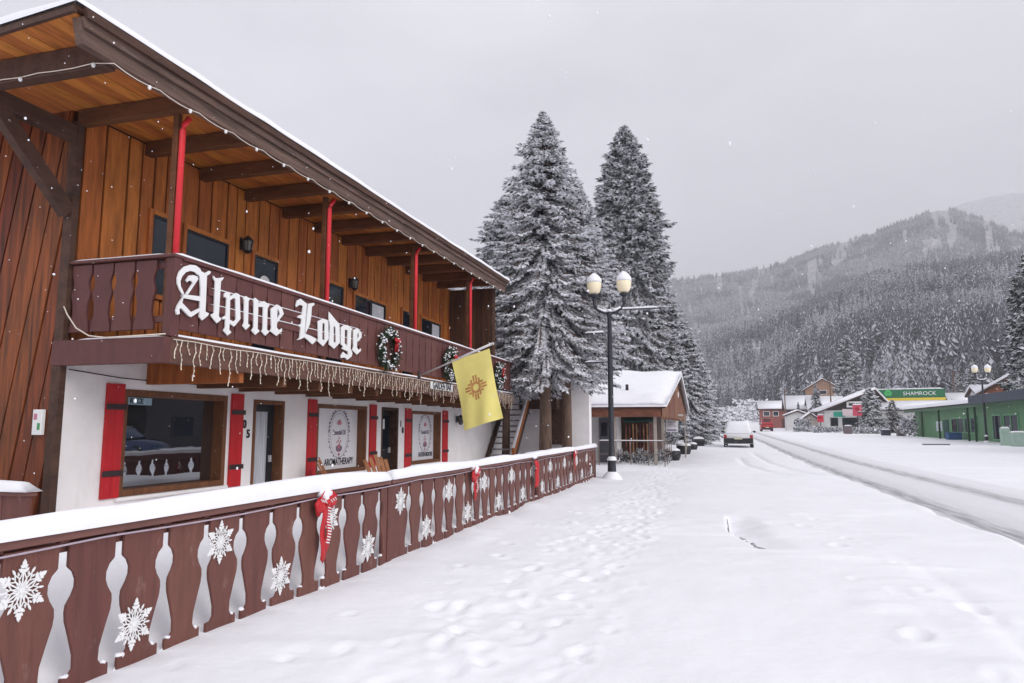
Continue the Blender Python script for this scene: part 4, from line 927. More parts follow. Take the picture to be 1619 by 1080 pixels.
# ================================================================== WHITE WALLED NEIGHBOUR AND THE SHOP
t = T('white_annex', 'white walled house behind the spruce trunks with a bright end wall', 'building', (-7, 26, 0))
m = MB(); m.box(-13, 26.0, -.2, -4.95, 29.0, 4.3); part('wall', m, mat('shaded white render', (.62, .58, .60), .85, .1, 2.), t)  # white wall's shade is put into its greyer colour
m = MB(); m.box(-4.90, 24.5, -.2, -4.16, 24.95, 3.72); part('end_wall', m, STUCCO, t, .01)
m = MB(); m.box(-4.98, 24.44, 1.7, -4.90, 24.56, 3.0); part('shutter', m, RED, t)
m = MB(); m.box(-5.9, 25.9, .9, -5.2, 25.99, 2.9); m.box(-6.9, 25.3, 2.2, -5.5, 25.89, 3.0); part('timber_panel', m, BEAM, t)
m = MB(); m.box(-13.2, 25.7, 4.301, -4.8, 29.3, 4.4); rf = part('roof', m, BEAM, t)
m = MB(); m.snowbar((-13, 27.5, 4.401), (-4.7, 27.5, 4.401), 3.7, .18, 51, .4); part('roof_snow', m, SNOW, rf)
shop = T('snowy_shop', 'low shop with deep snow on its roof and a red brown wooden gable', 'shop', (-4, 31, 0))
def zs(y, px, Y): return float(on_y(px, y, Y)[2])
EV = 2.30; RZ_ = 4.0
L0, L1, YA, YR, YB = -9.5, -2.02, 29.5, 37.0, 44.2
m = MB(); m.box(-9.2, 31.6, -.1, -4.15, 42, 2.5); part('wall', m, STUCCO, shop)
m = MB(); m.box(-4.149, 33.2, -.1, -2.9, 42, 2.4); part('shop_front', m, mat('dark shop wood', (.07, .035, .025), .7, .4, 4.), shop)
m = MB(); m.hexa([(L0, YA, EV-.34), (L1, YA, EV-.34), (L1, YA+.12, EV-.34), (L0, YA+.12, EV-.34)], [(L0, YA, EV+.0), (L1, YA, EV), (L1, YA+.12, EV), (L0, YA+.12, EV)])
part('eave_board', m, mat('rust brown board', (.17, .060, .034), .65, .5, 3., (.6, 2, 3), bump=.3), shop, .01)
X1b = -1.62
m = MB()     # gable of upright boards, its foot running along the pavement
n = 40; vs = lambda u: L1+(X1b-L1)*u
for i in range(n):
    a, b = i/n, (i+1)/n-.004; ya = YA+(YB-YA)*a; yb = YA+(YB-YA)*b
    top = lambda y: EV+.05+(RZ_-EV)*(1-abs(y-YR)/(YR-YA) if y < YR else 1-(y-YR)/(YB-YR)); lo = EV-.42+.1*(i % 2)
    m.hexa([(vs(a)-.04, ya, lo), (vs(a), ya, lo), (vs(b), yb, lo), (vs(b)-.04, yb, lo)], [(vs(a)-.04, ya, top(ya)), (vs(a), ya, top(ya)), (vs(b), yb, top(yb)), (vs(b)-.04, yb, top(yb))])
gb = part('gable', m, mat('gable boards', (.20, .080, .042), .6, .35, 4., (2, 2, .5), island=.25), shop)
m = MB(); m.blob((-1.80, 38.4, 3.25), .05, .3, .2, 8, 6); part('gable_emblem', m, WHITEP, gb)
def roof_sheet(m, x0, x1, ya, za, yb, zb, th, x1b=None, nx=14, ny=14, lump=.0, edge=False):
    x1b = x1 if x1b is None else x1b; top = []; bot = []
    for j in range(ny+1):
        v = j/ny; xe = x1+(x1b-x1)*v
        for i in range(nx+1):
            u = i/nx; x = x0+(xe-x0)*u; y = ya+(yb-ya)*v; z = za+(zb-za)*v
            e = 1
            if edge: e = min(1, (min(u, 1-u)*abs(xe-x0)/.7+.10))**.5*min(1, (v*abs(yb-ya)/.9+.12))**.5
            top.append((x, y, z+th*e+lump*(float(vnoise(x*.9+3, y*.7))-.5))); bot.append((x, y, z))
    w = nx+1; N_ = len(top); f = [(j*w+i, j*w+i+1, (j+1)*w+i+1, (j+1)*w+i) for j in range(ny) for i in range(nx)]
    bd = [i for i in range(w)]+[j*w+nx for j in range(1, ny+1)]+[ny*w+i for i in range(nx-1, -1, -1)]+[j*w for j in range(ny-1, 0, -1)]
    m.add(top+bot, f+[tuple(N_+q for q in reversed(ff)) for ff in f]+[(bd[k], N_+bd[k], N_+bd[(k+1) % len(bd)], bd[(k+1) % len(bd)])[::-1] for k in range(len(bd))])
m = MB(); roof_sheet(m, L0, L1+.12, YA-.1, EV+.001, YR, RZ_+.08, .06, X1b-.0); roof_sheet(m, L0, X1b-.0, YR+.001, RZ_+.08, YB+.2, EV+.05, .06, X1b+.05); rf = part('roof', m, BEAM, shop)
m = MB(); m.smooth = True; roof_sheet(m, L0, L1+.2, YA-.16, EV+.065, YR+.2, RZ_+.145, .30, X1b+.10, 40, 40, .14, True); roof_sheet(m, L0, X1b+.1, YR+.2, RZ_+.145, YB+.3, EV+.14, .24, X1b+.2, 12, 10, .1); part('roof_snow', m, SNOW, rf)
m = MB(); m.box(-3.72, 31.5, 3.0, -3.60, 31.62, 3.42); part('roof_vent', m, IRON, rf)
m = MB(); m.box(-4.92, 31.53, .0, -4.45, 31.6, 1.95); dd = part('door', m, mat('grey door', (.13, .13, .15), .5, .2, 6.), shop)
m = MB(); m.box(-4.82, 31.51, 1.15, -4.55, 31.529, 1.75); part('pane', m, PANED, dd)
for (x, y) in ((-2.35, 29.9), (-2.22, 32.5), (-4.0, 29.75)):
    m = MB(); m.box(x-.06, y-.06, -.1, x+.06, y+.06, EV-.0); part('porch_post', m, mat('pale post', (.36, .31, .27), .7, .2, 6.), shop, .008)
m = MB(); m.hexa([(-3.9, 32.2, 1.75), (-2.6, 32.2, 1.78), (-2.6, 33.1, 2.2), (-3.9, 33.1, 2.2)], [(-3.9, 32.2, 1.82), (-2.6, 32.2, 1.85), (-2.6, 33.1, 2.27), (-3.9, 33.1, 2.27)]); part('awning', m, mat('dark green awning', (.02, .07, .065), .7, .2, 5.), shop)
m = MB()
for i in range(8): m.box(-3.95+.16*i, 33.05, .2, -3.88+.16*i, 33.19, 1.7)
part('shop_goods', m, mat('mixed shop goods', (.2, .07, .05), .7, .9, 3., island=.9), shop)
t = T('porch_railing', 'thin metal railing in front of the snowy shop', 'railing', (-3, 29.4, 0))
m = MB()
for zz in (.45, .98):
    m.bar((-4.6, 29.35, zz), (-1.95, 29.35, zz), .03, .03); m.bar((-1.95, 29.35, zz), (-1.9, 33.5, zz), .03, .03)
for x in (-4.6, -4.0, -3.3, -2.6, -1.95): m.bar((x, 29.35, -.1), (x, 29.35, 1.0), .035, .035, (1, 0, 0))
for y in (30.7, 32., 33.5): m.bar((-1.93, y, -.1), (-1.93, y, 1.0), .035, .035, (1, 0, 0))
part('bars', m, mat('grey rail', (.16, .13, .12), .6, .2, 6.), t)
m = MB(); m.snowbar((-4.6, 29.35, .995), (-1.95, 29.35, .995), .05, .03, 61); part('rail_snow', m, SNOW, t)
random.seed(5)
for (x, y, s, lb) in ((-3.0, 30.3, .55, 'snowy dark shrub behind the shop railing, right one'), (-3.9, 30.6, .5, 'snowy dark shrub behind the shop railing, left one'), (-2.3, 31.4, .5, 'snowy shrub at the corner of the shop porch')):
    mg = MB(); ms = MB()
    for i in range(150):
        v = Vector((random.gauss(0, 1), random.gauss(0, 1), abs(random.gauss(0, 1)))).normalized(); c = Vector((x, y, .05))+Vector((v.x*s*.8, v.y*s*.8, v.z*s))*random.uniform(.4, 1)
        needles(mg, ms, c, (v+Vector((0, 0, .4))).normalized(), .16, .07, .7, 4)
    t = T('shrub', lb, 'shrub', (x, y, 0), 'shrubs by the shop porch'); part('foliage', mg, NEEDLE, t); part('shrub_snow', ms, SNOW, t)
# sign on a frame, planters, small house further along the pavement
def at(px, Y): return float(on_y(px, 677, Y)[0])
def zat(py, px, Y): return float(on_y(px, py, Y)[2])
t = T('hanging_sign', 'white notice board hanging in a pale arched frame past the shop', 'sign', (at(1062, 38), 38, .1))
X0, X1 = at(1053, 38), at(1072, 38); m = MB(); m.box(X0, 37.97, zat(683, 1062, 38), X1, 38.03, zat(664, 1062, 38)); part('board', m, WHITEP, t, .005)
m = MB()
zz0, zz1 = zat(683, 1062, 38), zat(664, 1062, 38)
for i, (a, b) in enumerate(((.12, .82), (.2, .75), (.1, .86))): m.box(X0+(X1-X0)*a, 37.965, zz1-.1-.1*i-.03, X0+(X1-X0)*b, 37.969, zz1-.1-.1*i)
m.box(X0+.06, 37.964, zz0+.06, X1-.08, 37.969, zz0+.13); part('notice_lines', m, mat('violet ink', (.25, .15, .35)), t)
m = MB(); xa, xb = at(1052, 38), at(1083, 38); ztop = zat(658, 1062, 38)
for x in (xa, xb): m.bar((x, 38, 0), (x, 38, ztop), .05, .05, (1, 0, 0))
m.bar((xa, 38, ztop), (xb, 38, ztop), .05, .06); m.bar((xb-.4, 38, ztop), (xb, 38, ztop-.4), .04, .04); m.bar((xb, 37.9, 0), (xb, 41, 1.0), .04, .04); part('frame', m, mat('pale post', (.36, .31, .27)), t)
m = MB(); m.snowbar((xa, 38, ztop+.03), (xb, 38, ztop+.03), .07, .05, 71); part('frame_snow', m, SNOW, t)
for (px, py, Y, s, lb) in ((1062, 713, 35, .42, 'dark half barrel planter capped with snow below the hanging sign'), (1080, 700, 42, .45, 'dark half barrel planter with snow beside the frame post'), (1104, 690, 55, .5, 'dark snow capped barrel planter further up the pavement'), (1094, 695, 48, .35, 'small snow capped tub between two barrel planters')):
    x = at(px, Y); z = float(g(Y)); t = T('planter', lb, 'planter', (x, Y, z), 'planters along the pavement'); m = MB(); m.smooth = True; m.lathe([(s*.75, -.05), (s*.95, s*.5), (s*.9, s*1.0), (s*.8, s*1.0)], (x, Y, z), 14); part('tub', m, BLACK, t)
    m = MB(); m.smooth = True; m.blob((x, Y, z+s*1.0), s*.88, s*.88, s*.35, 12, 7, .06); part('tub_snow', m, SNOW, t)
for (px, Y, lb) in ((1094, 58, 'white square post standing between the sign frame and the tan hut'),):
    x = at(px, Y); m = MB(); m.box(x-.12, Y-.12, 0, x+.12, Y+.12, zat(656, px, Y)); t = T('pillar', lb, 'post', (x, Y, 0)); part('shaft', m, WHITEP, t, .01); m = MB(); m.blob((x, Y, zat(656, px, Y)), .16, .16, .09); part('post_snow', m, SNOW, t)

# ================================================================== HOUSES OF THE TOWN
def win(par, x0, x1, z0, z1, y, mt=None, t=.1):
    m = MB(); m.box(x0, y-.05, z0, x0+t, y-.002, z1); m.box(x1-t, y-.05, z0, x1, y-.002, z1); m.box(x0+t, y-.05, z0, x1-t, y-.002, z0+t); m.box(x0+t, y-.05, z1-t, x1-t, y-.002, z1)
    f = part('window', m, mt or WHITEP, par); m = MB(); m.box(x0+t, y-.03, z0+t, x1-t, y-.002, z1-t); part('pane', m, PANED, f); return f
def house(name, label, X, Y, z, w, d, eave, ridge, wall, axis='y', rz=0., over=.6, snow=.25, wins=(), wmat=None, roofm=None, door=None, gable=None, cat='building', off=0.):
    """axis 'y': gable faces the camera; axis 'x': long eave faces the camera. Local frame: front at y=0"""
    t = T(name, label, cat)
    m = MB(); m.box(-w/2, 0, -1.5, w/2, d, eave)
    part('wall', m, wall, t); m = MB()
    if axis == 'y': m.prism([(-w/2, eave+.002), (w/2, eave+.002), (off, ridge)], 1, .0, d)
    else: m.prism([(.0, eave+.002), (d, eave+.002), (d/2, ridge)], 0, -w/2, w/2)
    part('gable', m, gable or wall, t)
    m = MB(); ms = MB(); ms.smooth = True
    if axis == 'y':
        for s in (-1, 1):
            sl = (ridge-eave)/(w/2-s*off); a = (s*(w/2+over), eave-over*sl+.03); b = (off, ridge+.03)
            m.hexa([(a[0], -over, a[1]), (b[0], -over, b[1]), (b[0], d+over, b[1]), (a[0], d+over, a[1])], [(a[0], -over, a[1]+.18), (b[0], -over, b[1]+.18), (b[0], d+over, b[1]+.18), (a[0], d+over, a[1]+.18)])
            ms.hexa([(a[0]+s*.05, -over-.05, a[1]+.185), (b[0], -over-.05, b[1]+.185), (b[0], d+over, b[1]+.185), (a[0]+s*.05, d+over, a[1]+.185)], [(a[0], -over, a[1]+.185+snow), (b[0], -over, b[1]+.185+snow), (b[0], d+over, b[1]+.185+snow), (a[0], d+over, a[1]+.185+snow)])
    else:
        sl = (ridge-eave)/(d/2)
        for s, yb in ((-1, -over), (1, d+over)):
            a = (yb, eave-over*sl+.03); b = (d/2, ridge+.03); W = w/2+over
            m.hexa([(-W, a[0], a[1]), (W, a[0], a[1]), (W, b[0], b[1]), (-W, b[0], b[1])], [(-W, a[0], a[1]+.18), (W, a[0], a[1]+.18), (W, b[0], b[1]+.18), (-W, b[0], b[1]+.18)])
            ms.hexa([(-W, a[0]+s*.05, a[1]+.185), (W, a[0]+s*.05, a[1]+.185), (W, b[0], b[1]+.185), (-W, b[0], b[1]+.185)], [(-W, a[0], a[1]+.185+snow), (W, a[0], a[1]+.185+snow), (W, b[0], b[1]+.185+snow), (-W, b[0], b[1]+.185+snow)])
    rf = part('roof', m, roofm or BEAM, t); part('roof_snow', ms, SNOW, rf)
    for (x0, x1, z0, z1) in wins: win(t, x0, x1, z0, z1, 0., wmat)
    if door:
        m = MB(); m.box(door[0], -.04, 0, door[1], -.002, door[2]); part('door', m, BEAM, t)
    t.location = (X, Y, z); t.rotation_euler = (0, 0, rz); return t
def gx_(px, Y): return at(px, Y), Y, float(g(Y))
BRICKR = mat('red brick front', (.27, .09, .075), .8, .25, 3.); WHITEW = mat('pale house wall', (.60, .60, .59), .8, .1, 2.); DARKW = mat('dark chalet wood', (.05, .042, .042), .8, .3, 3.)
TANW = mat('tan gable boards', (.34, .20, .13), .8, .2, 3., (2, 2, .4)); GREENW = mat('green boards', (.115, .25, .125), .65, .16, 3., (2.5, 2.5, .3), bump=.2); CREAMW = mat('cream house wall', (.55, .47, .33), .8, .1, 2.)
wear(GREENW, (.20, .27, .2), 2., (1, 1, .4), .56, .72, .5)
X, Y, z = gx_(1226, 165); house('red_front_house', 'low house with a red front far up the right side of the street', X, Y, z, 6., 4, 4.3, 5.6, BRICKR, 'x', 0, .5, .25, [(-2.4, -1.0, 2.6, 3.7), (-.4, .8, 2.6, 3.7)], None, None, (1.4, 2.4, 2.1))
X, Y, z = gx_(1270, 152); house('dark_chalet', 'dark wooden chalet with a broad white roof left of the gabled chalet', X, Y, z, 5.6, 5, 4.2, 6.3, DARKW, 'x', 0, .6, .3, [(-2.2, -1.2, 2.6, 3.7), (.4, 1.6, 2.6, 3.7)])
X, Y, z = gx_(1308, 148); house('white_roofed_house', 'pale house under a plain white roof between the two chalets', X, Y, z, 5.6, 5, 3.7, 6.0, WHITEW, 'x', 0, .6, .3, [(-2, -.8, 1.4, 2.6)])
X, Y, z = gx_(1304, 212); house('tan_gabled_house', 'tall tan gabled house rising behind the white roofs', X, Y, z, 9.0, 6, 9.6, 12.4, TANW, 'y', R(-10), .7, .2, [(-1, 1, 8.2, 9.4)])
X, Y, z = gx_(1358, 119); house('gabled_chalet', 'white chalet with a wide dark gable and long snowy eaves', X, Y, z, 9.6, 5, 3.3, 6.2, WHITEW, 'y', R(4), .9, .35, [(-4.0, -2.9, .9, 2.2), (-2.3, .2, 1.0, 2.2), (2.4, 3.8, 1, 2.2)], mat('dark trim', (.05, .05, .05)), BEAM, (.8, 1.8, 2.1), DARKW, 'building', 2.4)
chb = bpy.data.objects['gabled_chalet']
for (x0, x1) in ((-1.6, -.5), (.2, 1.3)): win(chb, x0, x1, 3.9, 5.0, 0, None) if False else None
t = T('balcony_sign', 'pale notice under the peak of the gabled chalet', 'sign'); m = MB(); m.box(-1.1, -.10, -.45, 1.1, -.02, .45); part('board', m, WHITEP, t); m = MB(); m.box(-.8, -.104, -.2, .1, -.1005, .2); m.box(.2, -.104, -.2, .8, -.1005, .2); part('lettering', m, INK, t); t.location = (at(1354, 118), 118.6, float(g(118))+4.2)
def wall_sign(px, py, Y, w, h, mt, label, txt=None):
    t = T('wall_sign', label, 'sign'); m = MB(); m.box(-w/2, -.12, -h/2, w/2, -.02, h/2); part('board', m, mt, t)
    if txt: part('lettering', text_mb(txt, h*.6, .02, lambda u, v, d: (u, -.121-d, v), .01), WHITEP, t)
    t.location = (at(px, Y), Y, zat(py, px, Y))
wall_sign(1328, 655, 117.6, 1.6, .8, mat('teal sign', (.02, .28, .2)), 'teal sign board on the wall of the gabled chalet')
wall_sign(1343, 652, 117.4, 1.7, 1.0, mat('pale pink sign', (.62, .5, .52)), 'pale pink sign board beside the teal one')
def pole_sign(px, py, Y, w, h, mt, label, disc=True):
    x = at(px, Y); z = float(g(Y)); zc = zat(py, px, Y); t = T('pole_sign', label, 'sign', (x, Y, z)); m = MB(); m.bar((x, Y+.06, z-.2), (x, Y+.06, zc+h/2), .1, .1, (1, 0, 0)); part('pole', m, IRON, t)
    m = MB(); m.box(x-w/2, Y-.05, zc-h/2, x+w/2, Y, zc+h/2); b = part('board', m, mt, t, .02)
    m = MB(); m.prism([(x+w*.3*math.cos(k*.6283), zc+h*.14+h*.17*math.sin(k*.6283)) for k in range(10)], 1, Y-.056, Y-.051); part('disc', m, mat('deep red disc', (.35, .01, .03)), b)
    m = MB(); m.snowbar((x-w/2, Y-.02, zc+h/2), (x+w/2, Y-.02, zc+h/2), .2, .14, px); part('sign_snow', m, SNOW, t)
pole_sign(1357, 649, 106, 1.15, 1.5, mat('faded red sign', (.55, .07, .12)), 'tall faded red sign in front of the gabled chalet')
pole_sign(1298, 662, 112, .85, 1.0, mat('red sign', (.6, .03, .06)), 'small red sign on a pole left of the gabled chalet')
X, Y, z = gx_(1282, 128); house('small_shed', 'small pale shed with a snowy roof beside the small red sign', X, Y, z, 2.4, 3, 1.9, 2.8, mat('pale shed', (.5, .44, .4)), 'y', 0, .3, .2)
X, Y, z = gx_(1262, 135); house('grey_cabin', 'grey snow plastered cabin next to the dark chalet', X, Y, z, 3.6, 4, 2.6, 3.3, WHITEW, 'y', 0, .3, .2, [(-.8, .8, 1, 2)])
# filling station canopy with its name
t = T('station_canopy', 'green and yellow canopy lettered SHAMROCK with snow on top', 'canopy'); W = 11.2; DP = 4; zb = 0
m = MB(); m.box(-W/2, 0, 0, W/2, DP, 1.5); part('fascia', m, mat('canopy green', (.012, .14, .055), .5, .12, 2.), t)
m = MB(); m.box(-W/2-.05, -.06, -.42, W/2+.05, DP, -.002); part('yellow_band', m, mat('canopy yellow', (.75, .55, .05), .5, .08, 2.), t)
part('lettering', text_mb('SHAMROCK', .95, .05, lambda u, v, d: (1.7+u, -.01-d, .74+v), .0), WHITEP, t)
m = MB(); mc = -3.2
for k, an in enumerate((0, 2.09, -2.09)):
    cx, cz = mc+.35*math.sin(an), .92+.35*math.cos(an)
    for s in (-1, 1): m.prism([(cx+s*.14*math.cos(an)+.28*math.cos(q*.6283), cz-s*.14*math.sin(an)+.28*math.sin(q*.6283)) for q in range(10)], 1, -.03-.004*k-.002*(s > 0), -.005)
m.bar((mc, -.02, .9), (mc+.2, -.02, .2), .1, .03); part('clover', m, mat('clover green', (.06, .42, .12)), t)
m = MB(); m.box(-W/2-.9, .2, .3, -W/2-.02, DP, 1.2); part('end_panel', m, WHITEW, t)
for x in (-4, 4):
    m = MB(); m.box(x-.25, 1.8, -8, x+.25, 2.3, -.43); part('column', m, WHITEP, t)
m = MB(); m.smooth = False; m.snowbar((-W/2, DP/2, 1.501), (W/2, DP/2, 1.501), DP*.95, .25, 81, .6); part('canopy_snow', m, SNOW, t)
t.location = (at(1440, 140), 140, zat(629, 1446, 140)); t.rotation_euler = (0, 0, R(-8))
X, Y, z = gx_(1450, 116); house('station_shop', 'low white building with a flat snowy roof below the SHAMROCK canopy', X+.8, Y, z, 11.5, 5, 3.3, 4.2, WHITEW, 'x', R(-6), .5, .3, [(-4, -2.4, .8, 2.2), (-1, 1, .8, 2.2)])
X, Y, z = gx_(1600, 96); house('brick_house', 'red brown building with white siding and a snowy roof above the green building', X+3.2, Y, z, 12, 9, 5.1, 8.4, mat('red brown siding', (.26, .09, .05), .8, .35, 1.5), 'y', R(-38), .6, .35, [(-3.5, -2, 3.4, 4.6), (.5, 2.6, 3.2, 4.7)], None, None)
X, Y, z = gx_(1551, 104); house('white_siding_wing', 'white boarded wing left of the red brown building', X+1.6, Y, z, 3.2, 3.5, 5.0, 5.9, mat('white siding', (.62, .60, .62), .8, .08, 3.), 'x', 0, .4, .3)
X, Y, z = gx_(1112, 85); house('tan_hut', 'small tan timber house far up the left pavement below the spruces', X-1.2, Y, z, 3.2, 5, 1.4, 2.1, CREAMW, 'x', 0, .3, .15, [(-1.0, -.3, .6, 1.1)], BEAM)
t = T('stake_sign', 'small red panel on a stake right of the tan house', 'sign', (at(1122, 80), 80, float(g(80))))
x = at(1122, 80); m = MB(); m.box(x-.35, 79.9, float(g(80))+.9, x+.35, 80, float(g(80))+1.9); part('board', m, mat('red sign', (.6, .03, .06)), t); m = MB(); m.box(x-.04, 80.001, float(g(80))-.1, x+.04, 80.08, float(g(80))+1.6); part('stake', m, IRON, t)
# long green shop front running along the street
GXF = 22.; zg = .30; YN, YF_ = 57., 90.5
t = T('green_shop_row', 'long green wooden shop row with a snowy roof across the street', 'shop', (GXF, 65, zg)); ez = float(on_x(1450, 652, GXF)[2])
m = MB(); y = YN
while y < YF_:
    m.box(GXF, y, zg-.6, GXF+.1, min(y+1.18, YF_), ez-.25); y += 1.2
m.box(GXF, YN, ez-.249, GXF+.1, YF_, ez+.1); m.box(GXF+.1, YF_-.2, zg-.6, GXF+12, YF_, ez+.1); part('wall', m, GREENW, t)
m = MB(); m.box(GXF-.9, YN-.5, ez-.02, GXF-.8, YF_+.8, ez+.26); m.box(GXF-.8, YN-.5, ez+.1, GXF-.002, YF_+.8, ez+.16); part('eave_board', m, mat('dull green board', (.07, .14, .08), .7, .2, 3.), t)
m = MB(); m.hexa([(GXF-1.0, YN-.6, ez+.262), (GXF+12, YN-.6, ez+.9), (GXF+12, YF_+1, ez+.9), (GXF-1.0, YF_+1, ez+.262)], [(GXF-1.0, YN-.6, ez+.36), (GXF+12, YN-.6, ez+1.0), (GXF+12, YF_+1, ez+1.0), (GXF-1.0, YF_+1, ez+.36)]); rf = part('roof', m, DARKW, t)
m = MB(); m.hexa([(GXF-1.05, YN-.6, ez+.362), (GXF+12, YN-.6, ez+1.01), (GXF+12, YF_+1, ez+1.01), (GXF-1.05, YF_+1, ez+.362)], [(GXF-1.0, YN-.6, ez+.66), (GXF+12, YN-.6, ez+1.3), (GXF+12, YF_+1, ez+1.3), (GXF-1.0, YF_+1, ez+.66)]); part('roof_snow', m, SNOW, rf)
def ys_(px): return float(on_x(px, 670, GXF)[1])
def gwin(p0, p1, z0, z1, split=1):
    a, b = sorted((ys_(p0), ys_(p1))); tt = .12; m = MB(); m.box(GXF-.08, a, z0, GXF-.002, a+tt, z1); m.box(GXF-.08, b-tt, z0, GXF-.002, b, z1); m.box(GXF-.08, a+tt, z0, GXF-.002, b-tt, z0+tt); m.box(GXF-.08, a+tt, z1-tt, GXF-.002, b-tt, z1)
    for k in range(1, split): yk = a+(b-a)*k/split; m.box(GXF-.08, yk-.06, z0+tt, GXF-.002, yk+.06, z1-tt)
    f = part('window', m, mat('light green trim', (.16, .36, .2)), t); m = MB(); m.box(GXF-.04, a+tt, z0+tt, GXF-.002, b-tt, z1-tt); part('pane', m, PANED, f)
gwin(1505, 1525, zg+.7, zg+2.2, 2); gwin(1526, 1546, zg+.7, zg+2.2, 2); gwin(1570, 1585, zg+.2, zg+2.3); gwin(1588, 1612, zg+.2, zg+2.3, 2)
a, b = sorted((ys_(1492), ys_(1500))); m = MB(); m.box(GXF-.06, a, zg-.3, GXF-.002, b, zg+2.0); part('door', m, mat('deep green door', (.015, .07, .05)), t)
a, b = sorted((ys_(1481), ys_(1490))); m = MB(); m.box(GXF-.06, a, zg+.9, GXF-.002, b, zg+1.9); part('poster', m, mat('pale poster', (.5, .55, .6), .6, .4, 2.), t)
for px in (1472, 1500, 1548, 1560):
    m = MB(); yk = ys_(px); m.box(GXF-.9, yk-.08, zg-.6, GXF-.75, yk+.08, ez-.03); part('porch_post', m, mat('dark green post', (.02, .06, .03)), t)
m = MB(); a, b = ys_(1560), YN-.5; m.box(GXF-1.25, b, ez+.24, GXF-1.06, a, ez+.95); part('sign_band', m, mat('navy fascia', (.022, .035, .06), .5, .2, 2.), t)
# street furniture on the far side
def crate(name, px, Y, w, d, h, mt, label, cat, snow=True, group=None, X=None):
    x = at(px, Y) if X is None else X; z = float(g(Y)); t = T(name, label, cat, (x, Y, z), group); m = MB(); m.box(x-w/2, Y-d/2, z-.1, x+w/2, Y+d/2, z+h); m.box(x-w/2-.02, Y-d/2-.02, z+h*.82, x+w/2+.02, Y+d/2+.02, z+h*.88); part('case', m, mt, t, .03)
    m = MB(); m.box(x-w*.3, Y-d/2-.03, z+h*.15, x+w*.3, Y-d/2-.002, z+h*.7); part('door', m, mt, t)
    if snow: m = MB(); m.snowbar((x-w/2, Y, z+h), (x+w/2, Y, z+h), d, .1, px, .1); part('case_snow', m, SNOW, t)
UTIL = mat('pale green cabinet', (.33, .45, .38), .6, .1, 3.)
crate('utility_cabinet', 1588, 58, .5, .5, 1.25, UTIL, 'tall narrow pale green utility cabinet in front of the green shops', 'cabinet')
crate('utility_cabinet', 1609, 56, .85, .7, 1.0, UTIL, 'wide low pale green utility cabinet beside the narrow one', 'cabinet')
crate('litter_bin', 1341, 100, .8, .8, 1.1, mat('brown bin', (.14, .11, .12)), 'brown litter bin in front of the gabled chalet', 'bin')
crate('litter_bin', 1400, 92, .9, .8, .7, mat('black bin', (.05, .05, .08)), 'dark bin by the little spruces', 'bin')
crate('litter_bin', 1424, 90, .8, .8, 1.0, mat('brown bin', (.14, .11, .12)), 'brown bin at the left corner of the green shop row', 'bin')
crate('blue_bin', 1507, 74, 1.1, .9, .7, mat('blue bin', (.03, .09, .22)), 'blue bin under the windows of the green shop row', 'bin', False)
m = MB(); x = at(1478, 59); m.box(x-.9, 58.9, .18, x+.9, 59.1, .36); solo('parking_bumper', m, mat('wet kerb stone', (.16, .15, .16)), 'dark parking stop poking from the snow before the green shops', 'parking stop', base=(x, 59, .2), bevel=.03)
m = MB(); x0, x1 = at(1333, 104), at(1356, 104); z = float(g(104)); m.box(x0, 103.9, z+.9, x1, 104, z+1.15); m.box(x0, 103.9, z-.1, x0+.15, 104, z+.899); m.box(x1-.3, 103.8, z-.1, x1, 104.1, z+1.4); solo('bench_rail', m, DARKW, 'dark wooden rail between posts behind the litter bin', 'rail', base=((x0+x1)/2, 104, z))

